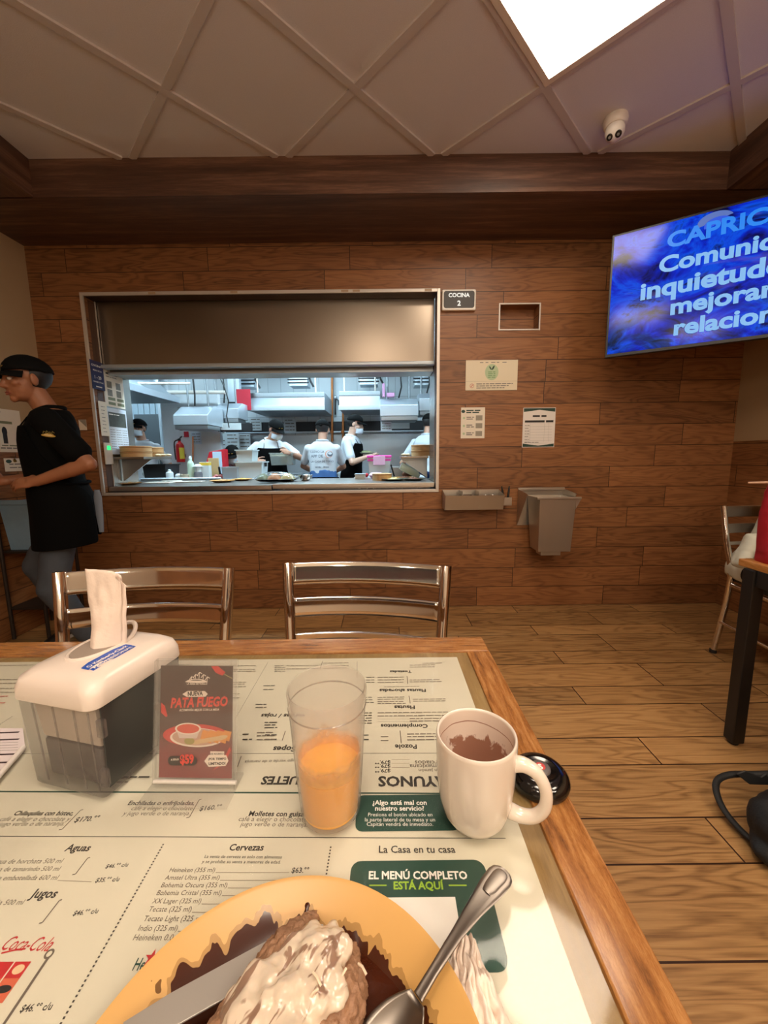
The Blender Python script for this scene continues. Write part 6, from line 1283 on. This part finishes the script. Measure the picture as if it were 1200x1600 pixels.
def basket(label, c_, r, h, ms=2, grp='steamer baskets on the pass'):
    t = thing('steamer_basket', label, 'basket', c_, grp)
    for k in range(ms):
        z0_ = h * k / ms; z1_ = h * (k + 1) / ms - .003; mb = MB(); mb.lathe([(r - .012, z0_ + .004), (r, z0_), (r + .001, z1_), (r - .004, z1_ + .002), (r - .012, z1_ - .002)] + ([(0, z1_ - .012)] if k == ms - 1 else []) + ([] if k else [(0, z0_ + .004)]), c_, BAM, 32, caps=False); mb.build('tier', t, 60)
        mb = MB(); mb.lathe([(r + .0012, z1_ - .012), (r + .0035, z1_ - .011), (r + .0035, z1_ - .002), (r + .0012, z1_ - .001)], c_, BAMD, 32, closed=True); mb.build('band', t)
def on(px, py, y, z): p = at_y(px, py, y); return V((p.x, y, z))
basket('large bamboo steamer basket, front left on the left shelf', V((-1.958, 3.135, 1.1785)), .108, .085); basket('bamboo steamer basket behind the large one on the left shelf', V((-1.945, 3.332, 1.1785)), .083, .080)
basket('bamboo steamer basket on the right shelf', on(660, 705, 3.52, 1.1605), .098, .10)
basket('low bamboo basket standing on the right counter', on(597, 748, 3.32, .9625), .082, .058, 1)
WRAP = M('wrap_cream', (226, 210, 170), .6)
for i, (px, y, z, n, lab) in enumerate(((247, 3.25, 1.179, 3, 'folded cream wrap on the left shelf'), (631, 3.50, 1.161, 2, 'small cream paper cup on the right shelf'))):
    for k in range(n):
        mb = MB(); p = on(px + k * (8 if i == 0 else 6), 708, y + .02 * k, z); mb.ell(p + V((0, 0, .012)), (.026, .02, .012), WRAP, None, 12, 8); tag(mb.build(('food_wrap', 'paper_cup')[i], None), lab, ('wrap', 'cup')[i], ('folded wraps on the left shelf', 'paper cups on the right shelf')[i])

# back-left prep counter
t = thing('prep_counter', 'steel prep counter behind the left pass with bottles and tubs on it', 'counter', (-1.75, 4.25, 0)); mb = MB(); mb.bb((-2.62, 3.95, .925), (-.95, 4.42, .955), KS, .004); mb.build('top', t); mb = MB(); mb.bb((-2.6, 3.98, 0), (-.97, 4.40, .925), KS2); mb.build('body', t)
t = thing('range_counter', 'steel cooking counter along the far kitchen wall', 'counter', (-.6, 6.0, 0)); mb = MB(); mb.bb((-2.0, 5.65, .90), (1.2, 6.31, .93), KS2, .004); mb.build('top', t); mb = MB(); mb.bb((-1.98, 5.68, 0), (1.18, 6.3, .9), KS2); mb.build('body', t)
PZ = .9555
def bottle(label, px, y, r, h, m, z=PZ, cap=None, grp=None):
    p = on(px, 740, y, z); t = thing('bottle', label, 'bottle', p, grp); mb = MB(); mb.lathe([(0, 0), (r, 0), (r, h * .62), (r * .8, h * .72), (r * .42, h * .80), (r * .42, h * .86), (0, h * .86)], p, m, 20); mb.build('body', t); mb = MB(); mb.lathe([(0, h * .86), (r * .5, h * .86), (r * .45, h * .93), (r * .15, h), (0, h)], p, cap or WPL, 14); mb.build('cap', t)
bottle('tall pale green squeeze bottle on the prep counter right of the extinguisher', 299, 4.10, .034, .235, M('pale_green_plastic', (196, 220, 196), .4)); bottle('short white bottle on the prep counter below the left shelf', 265, 4.05, .036, .10, WPL)
def simple(name, label, cat, build, grp=None): mb = MB(); build(mb); return tag(mb.build(name, None), label, cat, grp)
p = on(310, 740, 4.08, PZ); t = thing('spice_jar', 'grey lidded jar right of the tall squeeze bottle', 'jar', p); mb = MB(); mb.lathe([(0, 0), (.042, 0), (.044, .05), (.036, .07), (0, .07)], p, M('jar_grey', (110, 112, 118), .3), 20); mb.build('body', t); mb = MB(); mb.lathe([(0, .07), (.03, .07), (.028, .12), (.05, .125), (.02, .15), (0, .15)], p, WPL, 18); mb.build('spout', t)
p = on(289, 741, 4.08, PZ); t = thing('food_pot', 'small cream food pot in front of the extinguisher', 'pot', p); mb = MB(); mb.lathe([(0, 0), (.045, 0), (.05, .045), (.046, .047), (.043, .03), (0, .03)], p, M('cream_pot', (196, 186, 160), .5), 20); mb.build('pot', t); mb = MB(); mb.ell(p + V((-.07, 0, .028)), (.03, .03, .028), WPL); mb.build('dish', t)
def open_tub(name, label, cat, px0, px1, pyt, y, dep, z, m, ins=.02, fill=None, grp=None, lid=None):
    a, b = at_y(px0, pyt, y), at_y(px1, pyt, y); t = thing(name, label, cat, ((a.x + b.x) / 2, y + dep / 2, z), grp); mb = MB(); tubwalls(a.x, b.x, y, y + dep, z + .0005, a.z, ins, .004, m, mb); mb.build('tub', t)
    mb = MB(); e = .008; mb.bb((a.x - e, y - e, a.z - .008), (b.x + e, y, a.z + .002), m); mb.bb((a.x - e, y + dep, a.z - .008), (b.x + e, y + dep + e, a.z + .002), m); mb.bb((a.x - e, y, a.z - .008), (a.x, y + dep, a.z + .002), m); mb.bb((b.x, y, a.z - .008), (b.x + e, y + dep, a.z + .002), m); mb.build('rim', t)
    if fill: mb = MB(); mb.grid(lambda u, v: V((a.x + .012 + (b.x - a.x - .024) * u, y + .012 + (dep - .024) * v, a.z - .03 + .014 * noise.noise(V((u * 6, v * 6, px0))))), 14, 10, fill); mb.build('filling', t)
    if lid: mb = MB(); mb.bb((a.x - .012, y - .012, a.z + .002), (b.x + .012, y + dep + .012, a.z + .028), lid, .006); mb.bb((a.x - .006, y - .006, a.z - .03), (b.x + .006, y + dep + .006, a.z + .004), lid, .004); mb.build('lid', t)
    return a, b, t
a, b, _ = open_tub('white_tub', 'lower of two stacked white plastic tubs on the prep counter', 'tub', 367, 409, 722, 4.02, .22, PZ, WPL, .015, grp='stacked white tubs'); za = a.z + .004
mb = MB(); mb.bb((b.x, 4.1, a.z - .05), (b.x + .02, 4.14, a.z - .01), CBL, .004); tag(mb.build('tub_clip', None), 'dark clip on the side of the lower white tub', 'clip')
open_tub('white_tub', 'upper of two stacked white plastic tubs beside the bending cook', 'tub', 368, 394, 703, 4.03, .20, za, WPL, .012, grp='stacked white tubs')
p = on(322, 740, 4.12, PZ); t = thing('carton', 'white and yellow carton leaning on the prep counter', 'carton', p); mb = MB(); mb.box(p + V((0, 0, .085)), (.095, .07, .17), WPL, .004); mb.build('box', t); mb = MB(); mb.box(p + V((0, -.0, .150)), (.0965, .0715, .035), M('carton_yellow', (226, 190, 70), .5), .004); mb.build('band', t)
p = on(335, 740, 4.2, PZ); simple('cardboard_sheet', 'brown cardboard piece standing behind the pink meat', 'cardboard', lambda m: m.box(p + V((0, 0, .105)), (.11, .02, .21), M('cardboard', (190, 160, 112), .8), .003))
a = Y(330, 706, 4.66); t = thing('red_rack', 'red plastic crate behind the cardboard on the prep counter', 'crate', (a.x, 4.6, 0)); RP = M('red_plastic', (196, 36, 48), .4); b = Y(352, 735, 4.6); mb = MB(); mb.hexa([(a.x - .1, 4.6, b.z - .05), (b.x, 4.6, b.z - .05), (b.x, 4.72, b.z - .05), (a.x - .1, 4.72, b.z - .05), (a.x, 4.6, a.z), (b.x, 4.6, a.z + .03), (b.x, 4.72, a.z + .03), (a.x, 4.72, a.z)], RP, .008); mb.build('crate', t); mb = MB(); mb.bb((a.x + .04, 4.593, b.z - .04), (b.x - .03, 4.602, a.z), KPB, .003); mb.build('panel', t)
mb = MB(); mb.bb((a.x - .1, 4.61, 0), (b.x, 4.71, b.z - .05), KS2); mb.build('stand', t)
MEAT = M('pink_meat', (206, 120, 120), .4, var=.3, vscale=60)
for i in range(6):
    p = on(334 + 3.4 * i, 738, 4.02 + .02 * (i % 3), PZ); mb = MB(); mb.ell(p + V((0, 0, .012 + .016 * (i % 2))), (.022, .022, .014), MEAT, None, 10, 8); tag(mb.build('meat_piece', None), 'lump of pink meat piled on the prep counter beside the cardboard', 'meat', 'pink meat on the prep counter')
p = on(344, 738, 4.1, PZ); simple('paring_knife', 'black knife handle standing upright by the pink meat', 'knife', lambda m: m.capsule(p + V((0, 0, .012)), p + V((-.008, 0, .11)), .010, .012, BLK))
open_tub('steel_pan', 'shallow steel pan with greens between the meat and the tubs', 'pan', 346, 370, 730, 3.98, .2, PZ, KS, .006, M('greens', (96, 110, 60), .6, var=.4, vscale=60))
# items along the left counter
RAIL = (on(220, 742, 3.74, .97), on(345, 742, 3.74, .97)); mb = MB(); mb.tube(RAIL, .013, KS, 10); tag(mb.build('edge_rail', None), 'steel bar lying along the back of the left counter', 'rail')
open_tub('black_tub', 'dark tub below the left shelf with a green lid inside', 'tub', 222, 258, 726, 4.02, .28, PZ, MATTE, .01); p = on(244, 738, 4.14, PZ); simple('green_bowl', 'bright green bowl in the dark tub below the left shelf', 'bowl', lambda m: m.ell(p + V((0, 0, .055)), (.065, .06, .05), M('bright_green', (60, 220, 90), .4))); p = on(232, 738, 4.16, PZ); simple('white_bowl', 'white round bowl beside the green one in the dark tub', 'bowl', lambda m: m.ell(p + V((0, 0, .06)), (.06, .06, .055), WPL))
def plate(label, px, y, z, r, m, food=None, grp='plates on the pass'):
    p = on(px, 745, y, z); t = thing('serving_plate', label, 'plate', p, grp); mb = MB(); mb.lathe([(0, .002), (r * .6, .001), (r, .014), (r, .017), (r * .62, .006), (0, .006)], p, m, 28, caps=False); mb.build('dish', t)
    if food: mb = MB(); mb.grid(lambda a, b: V((p.x + r * .62 * b * cos(2 * pi * a), p.y + r * .62 * b * sin(2 * pi * a), p.z + .007 + .022 * (1 - b * b) * (.7 + .6 * noise.noise(V((a * 9, b * 5, px)))))), 24, 8, food); mb.build('food', t)
    return p
YEL = M('mustard_plate', (216, 160, 84), .35); TOS = M('toasted_food', (196, 150, 90), .6, var=.4, vscale=80); BRN = M('brown_food', (110, 62, 36), .5, var=.4, vscale=70); GDK = M('dark_green_plate', (60, 66, 52), .35)
plate('mustard plate with toasted food at the middle of the left counter', 347, 3.40, .9555, .105, YEL, TOS); plate('flat tan plate at the left end of the counter below the shelf', 196, 3.2, .9555, .11, YEL, M('flat_bread', (190, 150, 96), .7, var=.2, vscale=50)); plate('mustard plate with yellow food behind the toasted one', 378, 3.62, .9555, .09, YEL, M('yellow_food', (216, 180, 90), .6, var=.3, vscale=60))
plate('dark plate with round tortillas right of the low bamboo basket', 615, 3.22, .9625, .10, GDK, M('tortilla', (206, 190, 130), .7, var=.15, vscale=40)); plate('dark plate with brown food next to the right jamb', 646, 3.24, .9625, .105, GDK, BRN); plate('tan plate behind the dark ones on the right counter', 632, 3.44, .9625, .10, YEL, BRN)
for i, (px, y, w_, d_) in enumerate(((248, 3.40, .24, .12), (292, 3.50, .28, .12), (268, 3.64, .16, .06))):
    p = on(px, 742, y, .9555); mb = MB(); mb.box(p + V((0, 0, .003)), (w_, d_, .006), PAPER, .001, Matrix.Rotation(.1 * i - .05, 3, 'Z')); tag(mb.build('order_slip', None), ('white order slip on the left counter nearest the flat tan plate', 'longest white order slip on the left counter', 'short white slip behind the other two on the left counter')[i], 'paper', 'order slips on the left counter')
# wrapped salad platter and steel bowl
p = on(432, 748, 3.26, .9625); t = thing('salad_platter', 'oval wrapped platter of salad and rice in the middle of the pass', 'platter', p); FILMW = clear('cling_film', (206, 214, 216), .25, .1)
def oval(r, z): return [p + V((r * .175 * math.copysign(abs(cos(a)) ** .75, cos(a)), r * .10 * math.copysign(abs(sin(a)) ** .75, sin(a)), z)) for a in [2 * pi * j / 32 for j in range(32)]]
mb = MB(); mb.loft([oval(.55, .001), oval(.8, .004), oval(1.02, .022), oval(.98, .024), oval(.78, .010), oval(.1, .009)], M('dark_tray', (40, 40, 40), .25, .6)); mb.build('tray', t)
for i, (x0, x1, m) in enumerate(((-.15, -.07, M('salad_green', (108, 116, 74), .5, var=.45, vscale=70)), (-.065, .035, M('salad_orange', (190, 120, 56), .5, var=.45, vscale=80)), (.04, .15, M('salad_yellow', (196, 176, 104), .5, var=.35, vscale=80)))):
    mb = MB(); mb.grid(lambda a, b: p + V((x0 + (x1 - x0) * a, -.065 + .13 * b, .014 + .055 * sin(pi * a) ** .5 * sin(pi * b) ** .5 + .012 * noise.noise(V((a * 7, b * 9, i * 5))))), 14, 16, m); mb.build('salad', t, 180)
mb = MB(); mb.grid(lambda a, b: p + V((-.17 + .34 * a, -.09 + .18 * b, .024 + .060 * sin(pi * a) ** .45 * sin(pi * b) ** .5 + .005 * noise.noise(V((a * 14, b * 14, 1))))), 26, 20, FILMW); mb.build('film', t, 180)
p = on(477, 748, 3.36, .9625); t = thing('steel_bowl', 'small steel bowl right of the wrapped platter', 'bowl', p); mb = MB(); mb.lathe([(0, .002), (.03, .001), (.055, .02), (.066, .05), (.064, .051), (.052, .024), (.028, .006), (0, .006)], p, CHR, 28, caps=False); mb.build('bowl', t); mb = MB(); mb.ell(p + V((.01, 0, .040)), (.045, .042, .016), M('foil', (190, 194, 196), .2, .8, bump=.6, bscale=60)); mb.build('foil', t)
# tub held by the cook looking down
CLR = clear('clear_tub', (190, 196, 190), .35, .1); a, b, t_ = open_tub('clear_tub', 'clear tub of cut chips held by the cook looking down', 'tub', 421, 457, 708, 4.40, .18, at_y(440, 727, 4.40).z, CLR, .012, M('cut_chips', (206, 186, 140), .6, var=.3, vscale=90))
# plate held by the cook in profile
p = on(571, 709, 5.0, at_y(571, 711, 5.0).z + .012); t = thing('held_plate', 'pale green plate held by the cook in profile', 'plate', p); mb = MB(); mb.lathe([(0, 0), (.08, 0), (.125, .018), (.125, .021), (.08, .006), (0, .006)], p, M('pale_plate', (196, 206, 186), .4), 28, caps=False); mb.build('dish', t); mb = MB(); mb.ell(p + V((0, 0, .02)), (.085, .08, .025), M('leafy_food', (150, 156, 110), .6, var=.4, vscale=60)); mb.build('food', t)
# right side: pink-lidded tub on its stand, boxes, lidded crate
t = thing('prep_table', 'steel side table behind the right counter under the pink lidded tub', 'table', (.0, 4.1, 0)); mb = MB(); mb.bb((-.30, 3.92, .925), (.60, 4.35, .955), KS, .004); mb.build('top', t)
for x in (-.27, .57):
    for y in (3.95, 4.32): mb = MB(); mb.bb((x - .015, y - .015, 0), (x + .015, y + .015, .925), KS2); mb.build('leg', t)
PINK = M('pink_lid', (244, 84, 190), .4); a, b, t_ = open_tub('pink_lidded_tub', 'clear white tub with a bright pink lid on the right side table', 'tub', 575, 610, 716, 3.98, .24, PZ, WPL, .015, lid=PINK)
mb = MB(); m_ = (a.x + b.x) / 2; mb.bb((m_ - .06, 3.964, a.z - .07), (m_ + .06, 3.975, a.z + .02), M('pale_pink', (236, 190, 222), .4), .004); mb.build('latch', t_)
p = on(588, 742, 3.62, .9625); simple('pink_dish', 'small pink dish between the low bamboo basket and the pink lidded tub', 'dish', lambda m: m.lathe([(0, 0), (.05, 0), (.07, .03), (.05, .05), (0, .055)], p, M('pale_pink'), 20)); p = on(572, 738, 3.95, PZ); simple('red_tomato', 'small red tomato beside the pink lidded tub', 'tomato', lambda m: m.ell(p + V((0, 0, .022)), (.024, .024, .022), RP))
p = on(563, 748, 3.55, .9625); t = thing('white_box', 'small white lidded box on the right counter left of the bamboo basket', 'box', p); mb = MB(); mb.box(p + V((0, 0, .018)), (.09, .08, .034), WPL, .003); mb.build('box', t); mb = MB(); mb.box(p + V((0, 0, .042)), (.098, .088, .012), KPB, .003); mb.build('lid', t)
a, b, t_ = open_tub('white_crate', 'white crate with a raised clear lid behind the right plates', 'crate', 612, 634, 730, 3.80, .2, .9565 - .0, WPL, .006)
R_ = Matrix.Rotation(radians(28), 3, 'Y'); p = on(640, 728, 3.62, 1.02); t = thing('tilted_lid', 'pale plastic lid leaning down towards the blue bottle at right', 'lid', p); mb = MB(); mb.box(p + V((.0, 0, .01)), (.20, .16, .07), clear('milky_lid', (214, 222, 200), .75, .2), .012, R_); mb.build('lid', t)
p = on(664, 738, 3.5, .9625); t = thing('blue_bottle', 'blue bottle lying at the right jamb on the counter', 'bottle', p); mb = MB(); mb.capsule(p + V((-.03, 0, .06)), p + V((.03, 0, .03)), .027, .03, M('blue_plastic', (36, 92, 190), .35)); mb.build('body', t); mb = MB(); mb.capsule(p + V((-.05, 0, .075)), p + V((-.035, 0, .065)), .014, .016, WPL, 10); mb.build('cap', t)
p = on(616, 738, 3.7, .9625); simple('whisk_handle', 'black handle leaning beside the white crate', 'utensil', lambda m: m.tube([p + V((0, 0, .01)), p + V((-.03, .02, .12))], .008, BLK, 8))
p = on(643, 733, 3.72, .9625); t = thing('brown_sack', 'brown paper bundle under the right shelf', 'bundle', p); mb = MB()
for q in ((-.04, 0, .03, .05), (.03, .01, .035, .045), (0, 0, .05, .035)): mb.ell(p + V(q[:3]), (q[3], q[3] * .8, q[3] * .7), M('brown_paper', (110, 66, 40), .8, bump=.4, bscale=60))
link('bundle', solid(mb, .006, 3, .5, .006, 30), t, 180)
